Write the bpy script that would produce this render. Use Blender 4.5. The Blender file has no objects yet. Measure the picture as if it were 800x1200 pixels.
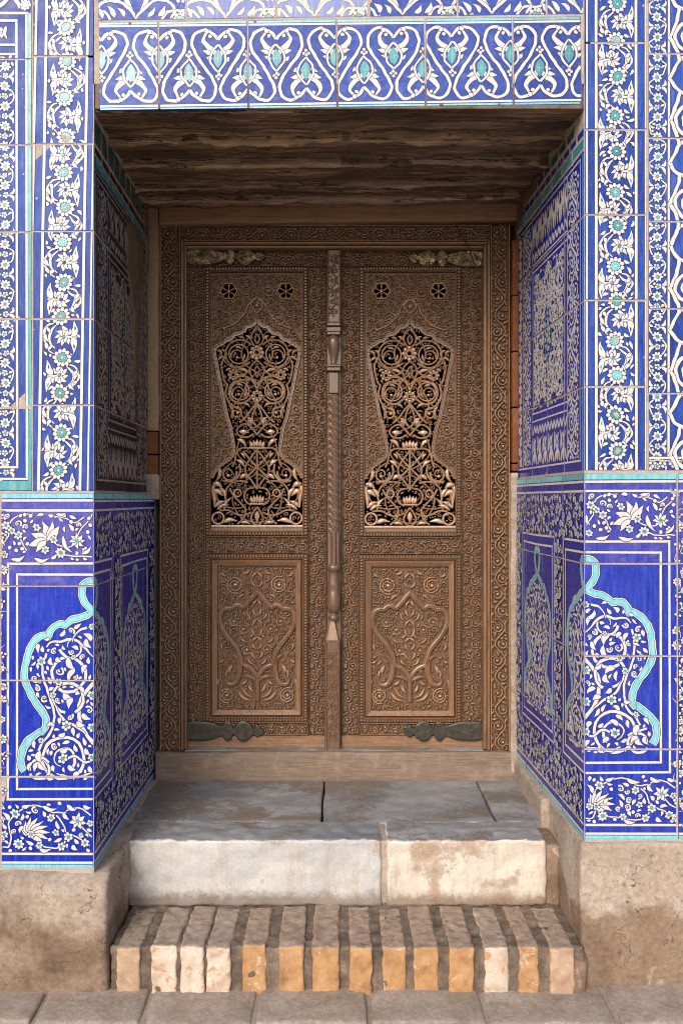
import bpy, math, random
import numpy as np
from mathutils import Matrix, Vector, noise as mnoise

# ------------------------------------------------------------------ camera, world, sun, exposure
SC = bpy.context.scene
COL = SC.collection
PI = math.pi
FP, CX, HY, EYE = 1068.0, 395.0, 585.0, 1.6      # focal length in picture units, vanishing point, eye height
S0 = 3.0 / FP                                    # metres per picture unit on the tiled wall (3 m from the lens)

cam_d = bpy.data.cameras.new('camera')
cam = bpy.data.objects.new('camera', cam_d)
COL.objects.link(cam)
cam.location = (0, -3.0, EYE)
cam.rotation_euler = (PI / 2, 0, 0)
cam_d.sensor_fit = 'VERTICAL'
cam_d.sensor_height = 36.0
cam_d.lens = 36.0 * FP / 1200.0
cam_d.shift_x = 5 / 1200
cam_d.shift_y = -15 / 1200
cam_d.clip_start, cam_d.clip_end = 0.05, 200
SC.camera = cam

SUN_EL, SUN_AZ = 31.0, 20.0                       # degrees; azimuth to the left of the lens, behind it
world = bpy.data.worlds.new('World')
SC.world = world
world.use_nodes = True
wn = world.node_tree
wn.nodes.clear()
sky = wn.nodes.new('ShaderNodeTexSky')
sky.sky_type = 'NISHITA'
sky.sun_disc = False
sky.sun_elevation = math.radians(SUN_EL)
sky.sun_rotation = math.radians(180 + SUN_AZ)
sky.air_density = 1.0
sky.dust_density = 4.0
sky.ozone_density = 1.0
bg = wn.nodes.new('ShaderNodeBackground')
bg.inputs['Strength'].default_value = 0.15
wo = wn.nodes.new('ShaderNodeOutputWorld')
wn.links.new(sky.outputs[0], bg.inputs[0])
wn.links.new(bg.outputs[0], wo.inputs[0])

sun_d = bpy.data.lights.new('sun', 'SUN')
sun_d.energy = 1.25
sun_d.angle = math.radians(20)
sun_d.color = (1.0, 0.945, 0.885)
sun = bpy.data.objects.new('sun', sun_d)
COL.objects.link(sun)
_e, _a = math.radians(SUN_EL), math.radians(SUN_AZ)
_dir = Vector((-math.sin(_a) * math.cos(_e), -math.cos(_a) * math.cos(_e), math.sin(_e)))   # towards the sun
sun.rotation_euler = _dir.to_track_quat('Z', 'Y').to_euler()
sun.location = (-2, -6, 8)

SC.view_settings.view_transform = 'Standard'
SC.view_settings.look = 'None'
SC.view_settings.exposure = 0.43
SC.view_settings.gamma = 1.0
SC.render.engine = 'CYCLES'
SC.cycles.filter_width = 1.05
SC.view_settings.use_curve_mapping = False

# ------------------------------------------------------------------ materials
MATS = {}


class NT:
    def __init__(self, name):
        self.m = bpy.data.materials.new(name)
        self.m.use_nodes = True
        self.t = self.m.node_tree
        self.t.nodes.clear()
        self.out = self.t.nodes.new('ShaderNodeOutputMaterial')
        self.p = self.t.nodes.new('ShaderNodeBsdfPrincipled')
        self.t.links.new(self.p.outputs[0], self.out.inputs[0])
        MATS[name] = self.m

    def link(self, a, b):
        self.t.links.new(a, b)

    def coords(self, scale=(1, 1, 1), rnd=True):
        tc = self.t.nodes.new('ShaderNodeTexCoord')
        mp = self.t.nodes.new('ShaderNodeMapping')
        mp.inputs['Scale'].default_value = scale
        src = tc.outputs['Object']
        if rnd:
            oi = self.t.nodes.new('ShaderNodeObjectInfo')
            mu = self.t.nodes.new('ShaderNodeMath')
            mu.operation = 'MULTIPLY'
            mu.inputs[1].default_value = 37.0
            self.link(oi.outputs['Random'], mu.inputs[0])
            va = self.t.nodes.new('ShaderNodeVectorMath')
            va.operation = 'ADD'
            self.link(src, va.inputs[0])
            self.link(mu.outputs[0], va.inputs[1])
            src = va.outputs[0]
        self.link(src, mp.inputs[0])
        return mp.outputs[0]

    def noise(self, scale, detail=5, rough=0.6, vec=None, stretch=(1, 1, 1), dist=0.0, rnd=True):
        n = self.t.nodes.new('ShaderNodeTexNoise')
        n.inputs['Scale'].default_value = scale
        n.inputs['Detail'].default_value = detail
        n.inputs['Roughness'].default_value = rough
        n.inputs['Distortion'].default_value = dist
        self.link(vec if vec is not None else self.coords(stretch, rnd), n.inputs['Vector'])
        return n.outputs[0]

    def ramp(self, fac, stops, smooth=False):
        r = self.t.nodes.new('ShaderNodeValToRGB')
        if smooth:
            r.color_ramp.interpolation = 'EASE'
        e = r.color_ramp.elements
        while len(e) < len(stops):
            e.new(0.5)
        for el, (p, c) in zip(e, stops):
            el.position = p
            el.color = (c[0], c[1], c[2], 1) if not isinstance(c, (int, float)) else (c, c, c, 1)
        self.link(fac, r.inputs[0])
        return r.outputs[0]

    def mix(self, fac, a, b, mode='MIX'):
        m = self.t.nodes.new('ShaderNodeMix')
        m.data_type = 'RGBA'
        m.blend_type = mode
        ins = [i for i in m.inputs if i.enabled]
        for sock, v in ((m.inputs[0], fac), (m.inputs[6], a), (m.inputs[7], b)):
            if isinstance(v, (int, float)):
                if sock.type == 'RGBA':
                    sock.default_value = (v, v, v, 1)
                else:
                    sock.default_value = v
            elif isinstance(v, (tuple, list)):
                sock.default_value = (v[0], v[1], v[2], 1)
            else:
                self.link(v, sock)
        return m.outputs[2]

    def bump(self, h, strength=0.3, dist=0.002):
        b = self.t.nodes.new('ShaderNodeBump')
        b.inputs['Strength'].default_value = strength
        b.inputs['Distance'].default_value = dist
        self.link(h, b.inputs['Height'])
        self.link(b.outputs[0], self.p.inputs['Normal'])

    def base(self, c):
        self.put('Base Color', c)

    def put(self, key, v):
        s = self.p.inputs[key]
        if isinstance(v, (int, float)):
            s.default_value = v
        elif isinstance(v, (tuple, list)):
            s.default_value = (v[0], v[1], v[2], 1)
        else:
            self.link(v, s)


def glaze(name, dark, mid, pale, rough=0.22, streak=(1, 0.13, 1), wear=0.0, violet=None):
    t = NT(name)
    n1 = t.noise(95, 4, 0.62, stretch=streak)
    c = t.ramp(n1, [(0.30, dark), (0.52, mid), (0.72, pale)])
    n2 = t.noise(14, 5, 0.65)
    c = t.mix(t.ramp(n2, [(0.35, 0.0), (0.7, 0.65)]), c, mid)
    if violet:
        n3 = t.noise(22, 6, 0.75)
        c = t.mix(t.ramp(n3, [(0.50, 0.0), (0.66, 0.85)]), c, violet)
    if wear > 0:
        n4 = t.noise(210, 3, 0.6)
        c = t.mix(t.ramp(n4, [(0.66, 0.0), (0.74, wear)]), c, (0.42, 0.33, 0.27))
    oi = t.t.nodes.new('ShaderNodeObjectInfo')
    c = t.mix(1.0, c, t.ramp(oi.outputs['Random'], [(0.0, (0.72, 0.74, 0.80)), (0.35, (0.95, 0.95, 0.96)), (0.7, (1.0, 1.0, 1.0)), (1.0, (1.22, 1.2, 1.1))]), 'MULTIPLY')
    n6 = t.noise(160, 2, 0.5)
    c = t.mix(t.ramp(n6, [(0.60, 0.0), (0.70, 0.35)]), c, pale)
    t.base(c)
    t.put('Roughness', t.ramp(n2, [(0.3, rough * 0.75), (0.75, rough * 1.7)]))
    t.put('Specular IOR Level', 0.5 if rough < 0.28 else 0.16)
    t.bump(t.noise(38, 3, 0.5), 0.25, 0.003)
    return t.m


glaze('cobalt_upper', (0.009, 0.030, 0.22), (0.022, 0.064, 0.34), (0.075, 0.14, 0.45), 0.3, wear=0.5)
glaze('cobalt_lintel', (0.020, 0.043, 0.26), (0.038, 0.076, 0.36), (0.095, 0.15, 0.46), 0.32, streak=(0.5, 0.5, 1), wear=0.5)
glaze('cobalt_deep', (0.003, 0.010, 0.22), (0.006, 0.026, 0.38), (0.022, 0.085, 0.58), 0.2, wear=0.1)
glaze('cobalt_violet', (0.016, 0.020, 0.24), (0.034, 0.046, 0.38), (0.08, 0.10, 0.47), 0.25, wear=0.25, violet=(0.13, 0.11, 0.37))
glaze('cobalt_dado_right', (0.008, 0.016, 0.23), (0.016, 0.038, 0.38), (0.05, 0.09, 0.54), 0.22, wear=0.1)
glaze('cobalt_reveal', (0.007, 0.013, 0.19), (0.013, 0.027, 0.34), (0.04, 0.06, 0.48), 0.2, wear=0.2)
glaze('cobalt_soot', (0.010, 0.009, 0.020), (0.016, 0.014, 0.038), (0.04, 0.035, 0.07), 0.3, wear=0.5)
glaze('cobalt_faded', (0.13, 0.17, 0.46), (0.20, 0.25, 0.52), (0.30, 0.34, 0.56), 0.4, wear=0.5)
glaze('turquoise', (0.02, 0.19, 0.23), (0.05, 0.29, 0.335), (0.16, 0.44, 0.48), 0.25)
glaze('turquoise_pale', (0.09, 0.40, 0.50), (0.17, 0.52, 0.60), (0.32, 0.63, 0.68), 0.25)
glaze('teal_dark', (0.008, 0.045, 0.045), (0.015, 0.085, 0.08), (0.04, 0.14, 0.12), 0.25, wear=0.4)
glaze('outline', (0.010, 0.010, 0.05), (0.018, 0.017, 0.08), (0.03, 0.03, 0.10), 0.3)


def white_glaze(name, col, stain, rough=0.3):
    t = NT(name)
    n = t.noise(60, 5, 0.65)
    c = t.ramp(n, [(0.3, col), (0.62, tuple(x * 0.95 for x in col)), (0.8, stain)])
    n7 = t.noise(120, 5, 0.7)
    c = t.mix(t.ramp(n7, [(0.48, 0.0), (0.70, 0.55)]), c, (col[0] * 0.62, col[1] * 0.68, col[2] * 0.95))
    n8 = t.noise(260, 3, 0.6)
    c = t.mix(t.ramp(n8, [(0.64, 0.0), (0.72, 0.6)]), c, stain)
    t.base(c)
    t.put('Roughness', rough)
    t.put('Specular IOR Level', 0.3)
    t.bump(t.noise(70, 3, 0.5), 0.15, 0.002)


white_glaze('white_slip', (0.59, 0.587, 0.58), (0.52, 0.47, 0.43))
white_glaze('white_reveal', (0.70, 0.685, 0.67), (0.45, 0.42, 0.40))
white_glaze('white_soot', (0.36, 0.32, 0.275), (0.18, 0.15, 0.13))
white_glaze('white_faded', (0.66, 0.58, 0.50), (0.52, 0.42, 0.34))


def plaster(name, cols, scale=9, rough=0.92, bump=0.6, spots=None, rnd=True):
    t = NT(name)
    n = t.noise(scale, 8, 0.62, dist=0.4, rnd=rnd)
    c = t.ramp(n, cols)
    n2 = t.noise(scale * 9, 6, 0.7, rnd=rnd)
    c = t.mix(0.75, c, t.ramp(n2, [(0.28, 0.42), (0.70, 1.05)]), 'MULTIPLY')
    if spots:
        n3 = t.noise(scale * 1.7, 7, 0.68, dist=0.8, rnd=rnd)
        c = t.mix(t.ramp(n3, [(spots[1], 0.0), (spots[1] + 0.05, spots[2])]), c, spots[0])
    t.base(c)
    t.put('Roughness', rough)
    t.put('Specular IOR Level', 0.25)
    t.bump(t.mix(0.5, n2, t.noise(scale * 34, 4, 0.7, rnd=rnd)), bump, 0.009)
    return t


plaster('grout', [(0.3, (0.50, 0.41, 0.35)), (0.6, (0.63, 0.54, 0.47)), (0.8, (0.70, 0.63, 0.56))], 30)
plaster('grout_dark', [(0.3, (0.16, 0.12, 0.09)), (0.6, (0.26, 0.20, 0.16)), (0.8, (0.34, 0.27, 0.22))], 30)
plaster('render_pale', [(0.28, (0.30, 0.235, 0.185)), (0.5, (0.42, 0.345, 0.285)), (0.72, (0.54, 0.46, 0.39))], 5,
        spots=((0.22, 0.145, 0.10), 0.60, 0.75))
plaster('render_brown', [(0.28, (0.17, 0.11, 0.075)), (0.5, (0.27, 0.185, 0.135)), (0.72, (0.40, 0.30, 0.23))], 6,
        spots=((0.50, 0.42, 0.35), 0.60, 0.7))


def damp_render(name, edge, span, pale, brown, patch):
    """plinth render: pale skim above, damp brown mud below an uneven edge (height in metres above the block's centre)"""
    t = NT(name)
    n = t.noise(5, 8, 0.62, dist=0.5)
    fine = t.noise(55, 6, 0.7)
    tc = t.t.nodes.new('ShaderNodeTexCoord')
    sp = t.t.nodes.new('ShaderNodeSeparateXYZ')
    t.link(tc.outputs['Object'], sp.inputs[0])
    wob = t.t.nodes.new('ShaderNodeMath')
    wob.operation = 'MULTIPLY_ADD'
    t.link(n, wob.inputs[0])
    wob.inputs[1].default_value = 0.42
    t.link(sp.outputs[2], wob.inputs[2])
    cp = t.ramp(n, [(0.3, pale[0]), (0.5, pale[1]), (0.7, pale[2])])
    cb = t.ramp(n, [(0.3, brown[0]), (0.5, brown[1]), (0.7, brown[2])])
    lo = edge + 0.21 + 0.5 - span / 2
    off = t.t.nodes.new('ShaderNodeMath')
    off.operation = 'ADD'
    off.inputs[1].default_value = 0.5
    t.link(wob.outputs[0], off.inputs[0])
    c = t.mix(t.ramp(off.outputs[0], [(lo, 0.0), (lo + span, 1.0)]), cb, cp)
    n3 = t.noise(3.2, 8, 0.6, dist=1.0)
    c = t.mix(t.ramp(n3, [(0.57, 0.0), (0.60, 0.85)]), c, patch)
    n4 = t.noise(9, 8, 0.72, dist=0.6)
    c = t.mix(t.ramp(n4, [(0.60, 0.0), (0.68, 0.6)]), c, tuple(0.62 * x for x in brown[0]))
    c = t.mix(0.75, c, t.ramp(fine, [(0.28, 0.40), (0.70, 1.05)]), 'MULTIPLY')
    pit = t.noise(130, 3, 0.6)
    c = t.mix(t.ramp(pit, [(0.63, 0.0), (0.68, 0.7)]), c, tuple(0.5 * x for x in brown[0]))
    vo = t.t.nodes.new('ShaderNodeTexVoronoi')
    vo.feature = 'DISTANCE_TO_EDGE'
    vo.inputs['Scale'].default_value = 5.5
    wv = t.t.nodes.new('ShaderNodeVectorMath')
    wv.operation = 'MULTIPLY_ADD'
    nz = t.t.nodes.new('ShaderNodeTexNoise')
    nz.inputs['Scale'].default_value = 9
    nz.inputs['Detail'].default_value = 5
    t.link(tc.outputs['Object'], nz.inputs['Vector'])
    t.link(nz.outputs[1], wv.inputs[0])
    wv.inputs[1].default_value = (0.22, 0.22, 0.22)
    t.link(tc.outputs['Object'], wv.inputs[2])
    t.link(wv.outputs[0], vo.inputs['Vector'])
    crk = t.mix(t.ramp(n4, [(0.48, 0.0), (0.54, 1.0)]), (0, 0, 0), t.ramp(vo.outputs[0], [(0.0, 1.0), (0.012, 0.0)]))
    c = t.mix(crk, c, tuple(0.4 * x for x in brown[0]))
    t.base(c)
    t.put('Roughness', 0.92)
    t.put('Specular IOR Level', 0.25)
    t.bump(t.mix(0.45, t.mix(0.5, fine, t.noise(190, 4, 0.7)), n4), 0.9, 0.014)


damp_render('render_plinth', 0.05, 0.10, ((0.34, 0.27, 0.22), (0.46, 0.375, 0.31), (0.55, 0.465, 0.395)), ((0.17, 0.115, 0.08), (0.30, 0.215, 0.16), (0.42, 0.33, 0.265)), (0.44, 0.35, 0.285))
damp_render('render_plinth_right', 0.075, 0.05, ((0.40, 0.325, 0.27), (0.50, 0.41, 0.345), (0.57, 0.485, 0.415)), ((0.22, 0.145, 0.10), (0.31, 0.22, 0.16), (0.37, 0.275, 0.21)), (0.50, 0.405, 0.335))
plaster('mortar', [(0.3, (0.09, 0.07, 0.056)), (0.5, (0.19, 0.146, 0.115)), (0.7, (0.32, 0.25, 0.20))], 14)
plaster('mud_patch', [(0.3, (0.15, 0.105, 0.075)), (0.6, (0.24, 0.17, 0.125)), (0.8, (0.31, 0.23, 0.17))], 18)
plaster('paver', [(0.28, (0.27, 0.215, 0.175)), (0.5, (0.39, 0.325, 0.275)), (0.75, (0.49, 0.425, 0.37))], 7,
        spots=((0.27, 0.20, 0.15), 0.56, 0.6))
plaster('ground_mortar', [(0.3, (0.30, 0.24, 0.19)), (0.6, (0.44, 0.365, 0.30)), (0.8, (0.50, 0.43, 0.36))], 12, rnd=False)
plaster('orange_brick', [(0.3, (0.20, 0.072, 0.034)), (0.6, (0.28, 0.112, 0.055)), (0.8, (0.34, 0.19, 0.115))], 20)
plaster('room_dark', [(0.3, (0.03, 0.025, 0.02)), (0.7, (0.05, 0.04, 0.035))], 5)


def marble(name, a, b, c, stain, lim, grime=None):
    """worn marble: veined ground, brown stains with broken edges, drip marks; grime = (height below centre, colour) along the foot"""
    t = NT(name)
    n = t.noise(4, 8, 0.62, stretch=(0.5, 1, 1), dist=0.9)
    col = t.ramp(n, [(0.3, a), (0.48, b), (0.66, c)])
    big = t.noise(3.6, 3, 0.5, dist=0.3)
    fine = t.noise(26, 8, 0.75, dist=0.4)
    m = t.t.nodes.new('ShaderNodeMath')
    m.operation = 'MULTIPLY_ADD'
    t.link(fine, m.inputs[0])
    m.inputs[1].default_value = 0.55
    t.link(big, m.inputs[2])
    st = t.ramp(m.outputs[0], [(lim + 0.26, 0.0), (lim + 0.31, 0.55), (lim + 0.40, 0.9)])
    col = t.mix(st, col, stain)
    n5 = t.noise(30, 5, 0.6, stretch=(1, 1, 0.12))
    col = t.mix(t.ramp(n5, [(0.5, 0.0), (0.72, 0.5)]), col, stain)
    n2 = t.noise(120, 5, 0.7)
    if grime:
        tc = t.t.nodes.new('ShaderNodeTexCoord')
        sp = t.t.nodes.new('ShaderNodeSeparateXYZ')
        t.link(tc.outputs['Object'], sp.inputs[0])
        g = t.t.nodes.new('ShaderNodeMath')
        g.operation = 'MULTIPLY_ADD'
        t.link(fine, g.inputs[0])
        g.inputs[1].default_value = 0.12
        t.link(sp.outputs[2], g.inputs[2])
        g2 = t.t.nodes.new('ShaderNodeMath')
        g2.operation = 'ADD'
        g2.inputs[1].default_value = 0.5
        t.link(g.outputs[0], g2.inputs[0])
        col = t.mix(t.ramp(g2.outputs[0], [(0.5 - grime[0], 0.85), (0.5 - grime[0] + 0.035, 0.0)]), col, grime[1])
    col = t.mix(0.5, col, t.ramp(n2, [(0.25, 0.45), (0.7, 1.0)]), 'MULTIPLY')
    t.base(col)
    t.put('Roughness', t.ramp(m.outputs[0], [(0.6, 0.42), (0.85, 0.85)]))
    t.bump(t.mix(0.45, t.mix(0.5, fine, n2), st), 0.55, 0.008)


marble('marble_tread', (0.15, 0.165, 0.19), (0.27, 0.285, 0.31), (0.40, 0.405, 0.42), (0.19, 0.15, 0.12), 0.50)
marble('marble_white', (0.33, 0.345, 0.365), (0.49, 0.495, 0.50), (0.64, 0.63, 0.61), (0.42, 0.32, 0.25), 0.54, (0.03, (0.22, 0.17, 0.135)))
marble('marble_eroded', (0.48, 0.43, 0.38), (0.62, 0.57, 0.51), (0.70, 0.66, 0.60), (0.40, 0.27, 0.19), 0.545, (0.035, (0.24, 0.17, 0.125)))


def brick_mat(name, a, b, c, lime, lim):
    """fired brick; dust and foot wear lie on the upward faces"""
    t = NT(name)
    n = t.noise(16, 7, 0.65)
    col = t.ramp(n, [(0.28, a), (0.5, b), (0.74, c)])
    n3 = t.noise(24, 7, 0.7, dist=0.5)
    col = t.mix(t.ramp(n3, [(lim, 0.0), (lim + 0.05, 0.95)]), col, lime)
    g = t.t.nodes.new('ShaderNodeNewGeometry')
    sp = t.t.nodes.new('ShaderNodeSeparateXYZ')
    t.link(g.outputs['True Normal'], sp.inputs[0])
    n4 = t.noise(30, 6, 0.7)
    dust = t.ramp(n4, [(0.3, (0.16, 0.12, 0.09)), (0.5, (0.31, 0.235, 0.185)), (0.7, (0.44, 0.35, 0.29))])
    col = t.mix(t.ramp(sp.outputs[2], [(0.35, 0.0), (0.8, 0.9)]), col, dust)
    n2 = t.noise(120, 4, 0.7)
    col = t.mix(0.4, col, t.ramp(n2, [(0.25, 0.5), (0.75, 1.0)]), 'MULTIPLY')
    t.base(col)
    t.put('Roughness', 0.9)
    t.bump(t.mix(0.5, n3, n2), 0.6, 0.006)


brick_mat('step_brick', (0.26, 0.14, 0.07), (0.46, 0.26, 0.12), (0.56, 0.37, 0.21), (0.56, 0.46, 0.37), 0.60)
brick_mat('step_brick_limed', (0.40, 0.28, 0.20), (0.60, 0.50, 0.42), (0.70, 0.63, 0.56), (0.50, 0.29, 0.15), 0.55)
brick_mat('step_brick_dull', (0.34, 0.22, 0.15), (0.46, 0.32, 0.22), (0.56, 0.43, 0.33), (0.60, 0.50, 0.42), 0.58)


def wood(name, dark, mid, pale, grain=(1, 0.06, 1), warm=None, rough=0.5, gscale=150, spec=0.4):
    t = NT(name)
    g = t.noise(gscale, 5, 0.65, stretch=grain, dist=0.25, rnd=False)
    n = t.noise(7, 6, 0.62, rnd=False)
    c = t.ramp(g, [(0.28, dark), (0.5, mid), (0.74, pale)])
    c = t.mix(t.ramp(n, [(0.35, 0.0), (0.68, 0.55)]), c, mid)
    if warm:
        n3 = t.noise(9, 6, 0.7, dist=0.6, rnd=False)
        c = t.mix(t.ramp(n3, [(0.52, 0.0), (0.70, 0.75)]), c, warm)
    n2 = t.noise(55, 4, 0.7, rnd=False)
    c = t.mix(0.5, c, t.ramp(n2, [(0.25, 0.55), (0.7, 1.0)]), 'MULTIPLY')
    t.base(c)
    t.put('Roughness', t.ramp(n2, [(0.3, rough * 0.8), (0.7, rough * 1.3)]))
    t.put('Specular IOR Level', spec)
    t.bump(g, 0.35, 0.002)


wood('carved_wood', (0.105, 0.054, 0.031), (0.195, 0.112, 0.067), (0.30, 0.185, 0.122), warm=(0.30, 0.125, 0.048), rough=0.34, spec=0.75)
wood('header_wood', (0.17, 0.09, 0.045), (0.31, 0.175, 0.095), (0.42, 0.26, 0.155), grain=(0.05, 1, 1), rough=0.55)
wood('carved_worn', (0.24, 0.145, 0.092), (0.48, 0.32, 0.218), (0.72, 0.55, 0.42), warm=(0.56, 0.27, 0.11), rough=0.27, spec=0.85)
wood('carved_ground', (0.080, 0.040, 0.023), (0.140, 0.076, 0.044), (0.22, 0.130, 0.082), rough=0.5)  # same wood toned darker: shade of the carved hollows put into the colour
wood('moulding_wood', (0.125, 0.066, 0.037), (0.235, 0.135, 0.08), (0.38, 0.245, 0.16), warm=(0.34, 0.165, 0.07), rough=0.36, spec=0.6)
wood('moulding_wood_across', (0.125, 0.066, 0.037), (0.235, 0.135, 0.08), (0.38, 0.245, 0.16), grain=(0.06, 1, 1), warm=(0.34, 0.165, 0.07), rough=0.36, spec=0.6)
wood('post_wood', (0.085, 0.046, 0.029), (0.15, 0.088, 0.058), (0.25, 0.16, 0.112), rough=0.30, spec=0.7)
wood('plain_wood', (0.12, 0.085, 0.062), (0.21, 0.155, 0.118), (0.32, 0.25, 0.198), grain=(0.06, 1, 1), warm=(0.33, 0.265, 0.215), rough=0.75)
wood('plain_wood_upright', (0.20, 0.125, 0.078), (0.33, 0.22, 0.142), (0.43, 0.305, 0.21), rough=0.5)
def old_beam(name, dark, mid, pale, crack):
    t = NT(name)
    g = t.noise(60, 8, 0.72, stretch=(0.035, 1, 1), dist=0.15, rnd=True)
    c = t.ramp(g, [(0.34, dark), (0.48, mid), (0.62, pale), (0.72, mid)])
    n = t.noise(6, 7, 0.66, stretch=(0.3, 1.6, 1), dist=0.5)
    c = t.mix(t.ramp(n, [(0.40, 0.0), (0.58, 0.8)]), c, dark)
    k = t.noise(26, 6, 0.6, stretch=(0.03, 1, 1))
    cr = t.ramp(k, [(0.485, 0.0), (0.497, 1.0), (0.503, 1.0), (0.515, 0.0)])
    c = t.mix(cr, c, crack)
    t.base(c)
    t.put('Roughness', 0.7)
    t.bump(t.mix(cr, g, 0.0), 0.8, 0.008)


old_beam('lintel_wood', (0.05, 0.030, 0.018), (0.23, 0.14, 0.08), (0.52, 0.34, 0.20), (0.012, 0.008, 0.005))
old_beam('lintel_lit_edge', (0.20, 0.12, 0.07), (0.46, 0.31, 0.19), (0.66, 0.48, 0.33), (0.05, 0.03, 0.02))  # paler beam wood that paints in the lit front edges of the boards
t = NT('old_iron')
n = t.noise(45, 6, 0.7)
t.base(t.ramp(n, [(0.3, (0.030, 0.028, 0.024)), (0.55, (0.065, 0.06, 0.05)), (0.8, (0.13, 0.115, 0.09))]))
t.put('Metallic', 0.5)
t.put('Roughness', 0.5)
t.bump(n, 0.3, 0.003)
t = NT('old_brass')
n = t.noise(40, 6, 0.7)
t.base(t.ramp(n, [(0.38, (0.075, 0.062, 0.038)), (0.54, (0.19, 0.155, 0.10)), (0.72, (0.55, 0.47, 0.33))]))
t.put('Metallic', 0.85)
t.put('Roughness', 0.33)
t.bump(t.noise(42, 4, 0.6), 0.9, 0.011)
t = NT('black_wire')
n = t.noise(40, 3, 0.6)
t.base(t.ramp(n, [(0.3, (0.012, 0.011, 0.010)), (0.7, (0.03, 0.028, 0.025))]))
t.put('Roughness', 0.6)

# ------------------------------------------------------------------ object helpers
WORLD = {}


def link(name, me, M, parent=None):
    o = bpy.data.objects.new(name, me)
    COL.objects.link(o)
    o.matrix_basis = M
    WORLD[o.name] = M.copy()
    if parent is not None:
        o.parent = parent
        o.matrix_parent_inverse = WORLD[parent.name].inverted()
    return o


def thing(name, label, cat, loc, group=None):
    o = link(name, None, Matrix.Translation(loc))
    o['label'] = label
    o['category'] = cat
    if group:
        o['group'] = group
    return o


def mesh(name, verts, faces, mats, midx=None, smooth=False):
    me = bpy.data.meshes.new(name)
    me.from_pydata(verts, [], faces)
    for m in mats:
        me.materials.append(MATS[m])
    if midx is not None:
        me.polygons.foreach_set('material_index', midx)
    if smooth:
        me.polygons.foreach_set('use_smooth', [True] * len(me.polygons))
    me.update()
    return me


def face_matrix(origin, u):
    U = Vector(u).normalized()
    V = Vector((0, 0, 1))
    N = U.cross(V)
    M = Matrix((U, V, N)).transposed().to_4x4()
    M.translation = Vector(origin)
    return M


class Face:
    """a flat wall face: picture units (x right, y down) -> local (u, v) metres, normal towards the viewer"""
    def __init__(self, M, s, x0, y0):
        self.M, self.s, self.x0, self.y0 = M, s, x0, y0

    def uv(self, x, y):
        return ((x - self.x0) * self.s, (self.y0 - y) * self.s)


def frontal(dist):
    """a plane parallel to the picture, dist metres from the lens"""
    return Face(face_matrix((0, dist - 3.0, EYE), (1, 0, 0)), dist / FP, CX, HY)


# ------------------------------------------------------------------ curves
def catmull(P, n=5, closed=False):
    if len(P) < 3:
        return list(P)
    out = []
    L = len(P)
    rng = range(L if closed else L - 1)
    for i in rng:
        if closed:
            p0, p1, p2, p3 = P[i - 1], P[i], P[(i + 1) % L], P[(i + 2) % L]
        else:
            p1, p2 = P[i], P[i + 1]
            p0 = P[i - 1] if i else (2 * p1[0] - p2[0], 2 * p1[1] - p2[1])
            p3 = P[i + 2] if i + 2 < L else (2 * p2[0] - p1[0], 2 * p2[1] - p1[1])
        for k in range(n):
            t = k / n
            a = [0.5 * (2 * p1[d] + (p2[d] - p0[d]) * t + (2 * p0[d] - 5 * p1[d] + 4 * p2[d] - p3[d]) * t * t
                        + (3 * p1[d] - p0[d] - 3 * p2[d] + p3[d]) * t ** 3) for d in (0, 1)]
            out.append(tuple(a))
    if closed:
        out.append(out[0])
    else:
        out.append(tuple(P[-1]))
    return out


def spiral(c, r0, r1, a0, turns, n=None):
    n = n or max(8, int(abs(turns) * 22))
    return [(c[0] + (r0 + (r1 - r0) * k / n) * math.cos(a0 + turns * 2 * PI * k / n),
             c[1] + (r0 + (r1 - r0) * k / n) * math.sin(a0 + turns * 2 * PI * k / n)) for k in range(n + 1)]


def ring(c, r, n=14):
    return [(c[0] + r * math.cos(2 * PI * k / n), c[1] + r * math.sin(2 * PI * k / n)) for k in range(n + 1)]


def offsets(P):
    out = []
    for i in range(len(P)):
        a, b = P[max(i - 1, 0)], P[min(i + 1, len(P) - 1)]
        if i in (0, len(P) - 1) and P[0] == P[-1]:
            a, b = P[-2], P[1]
        dx, dy = b[0] - a[0], b[1] - a[1]
        l = math.hypot(dx, dy) or 1e-9
        out.append((-dy / l, dx / l))
    return out


def wf_const(t):
    return 1.0


def wf_tail(t):
    return max(0.18, 1 - 0.75 * t)


def wf_leaf(t):
    return max(0.06, math.sin(PI * (t ** 0.75)))


def wf_both(t):
    return 0.35 + 0.65 * math.sin(PI * t)


# ------------------------------------------------------------------ painted glaze ornament (thin layers of slip)
CELL = 0.7


def mark_cells(occ, P, r):
    k = int(r / CELL) + 1
    for i, p in enumerate(P):
        q = P[min(i + 1, len(P) - 1)]
        n = max(1, int(math.hypot(q[0] - p[0], q[1] - p[1]) / 1.2))
        for s in range(n):
            x, y = p[0] + (q[0] - p[0]) * s / n, p[1] + (q[1] - p[1]) * s / n
            cx, cy = int(math.floor(x / CELL)), int(math.floor(y / CELL))
            for a in range(-k, k + 1):
                for b in range(-k, k + 1):
                    if (a * a + b * b) * CELL * CELL <= r * r:
                        occ.add((cx + a, cy + b))


def free_radius(occ, inside, x, y, rmax):
    if not inside(x, y, 0.0):
        return 0.0
    cx, cy = int(math.floor(x / CELL)), int(math.floor(y / CELL))
    if (cx, cy) in occ:
        return 0.0
    r = 1
    while r * CELL < rmax:
        for k in range(12):
            a = 2 * PI * k / 12
            if (cx + round(r * math.cos(a)), cy + round(r * math.sin(a))) in occ or not inside(x + r * CELL * math.cos(a), y + r * CELL * math.sin(a), 0.0):
                return (r - 0.5) * CELL
        r += 1
    return rmax


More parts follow.
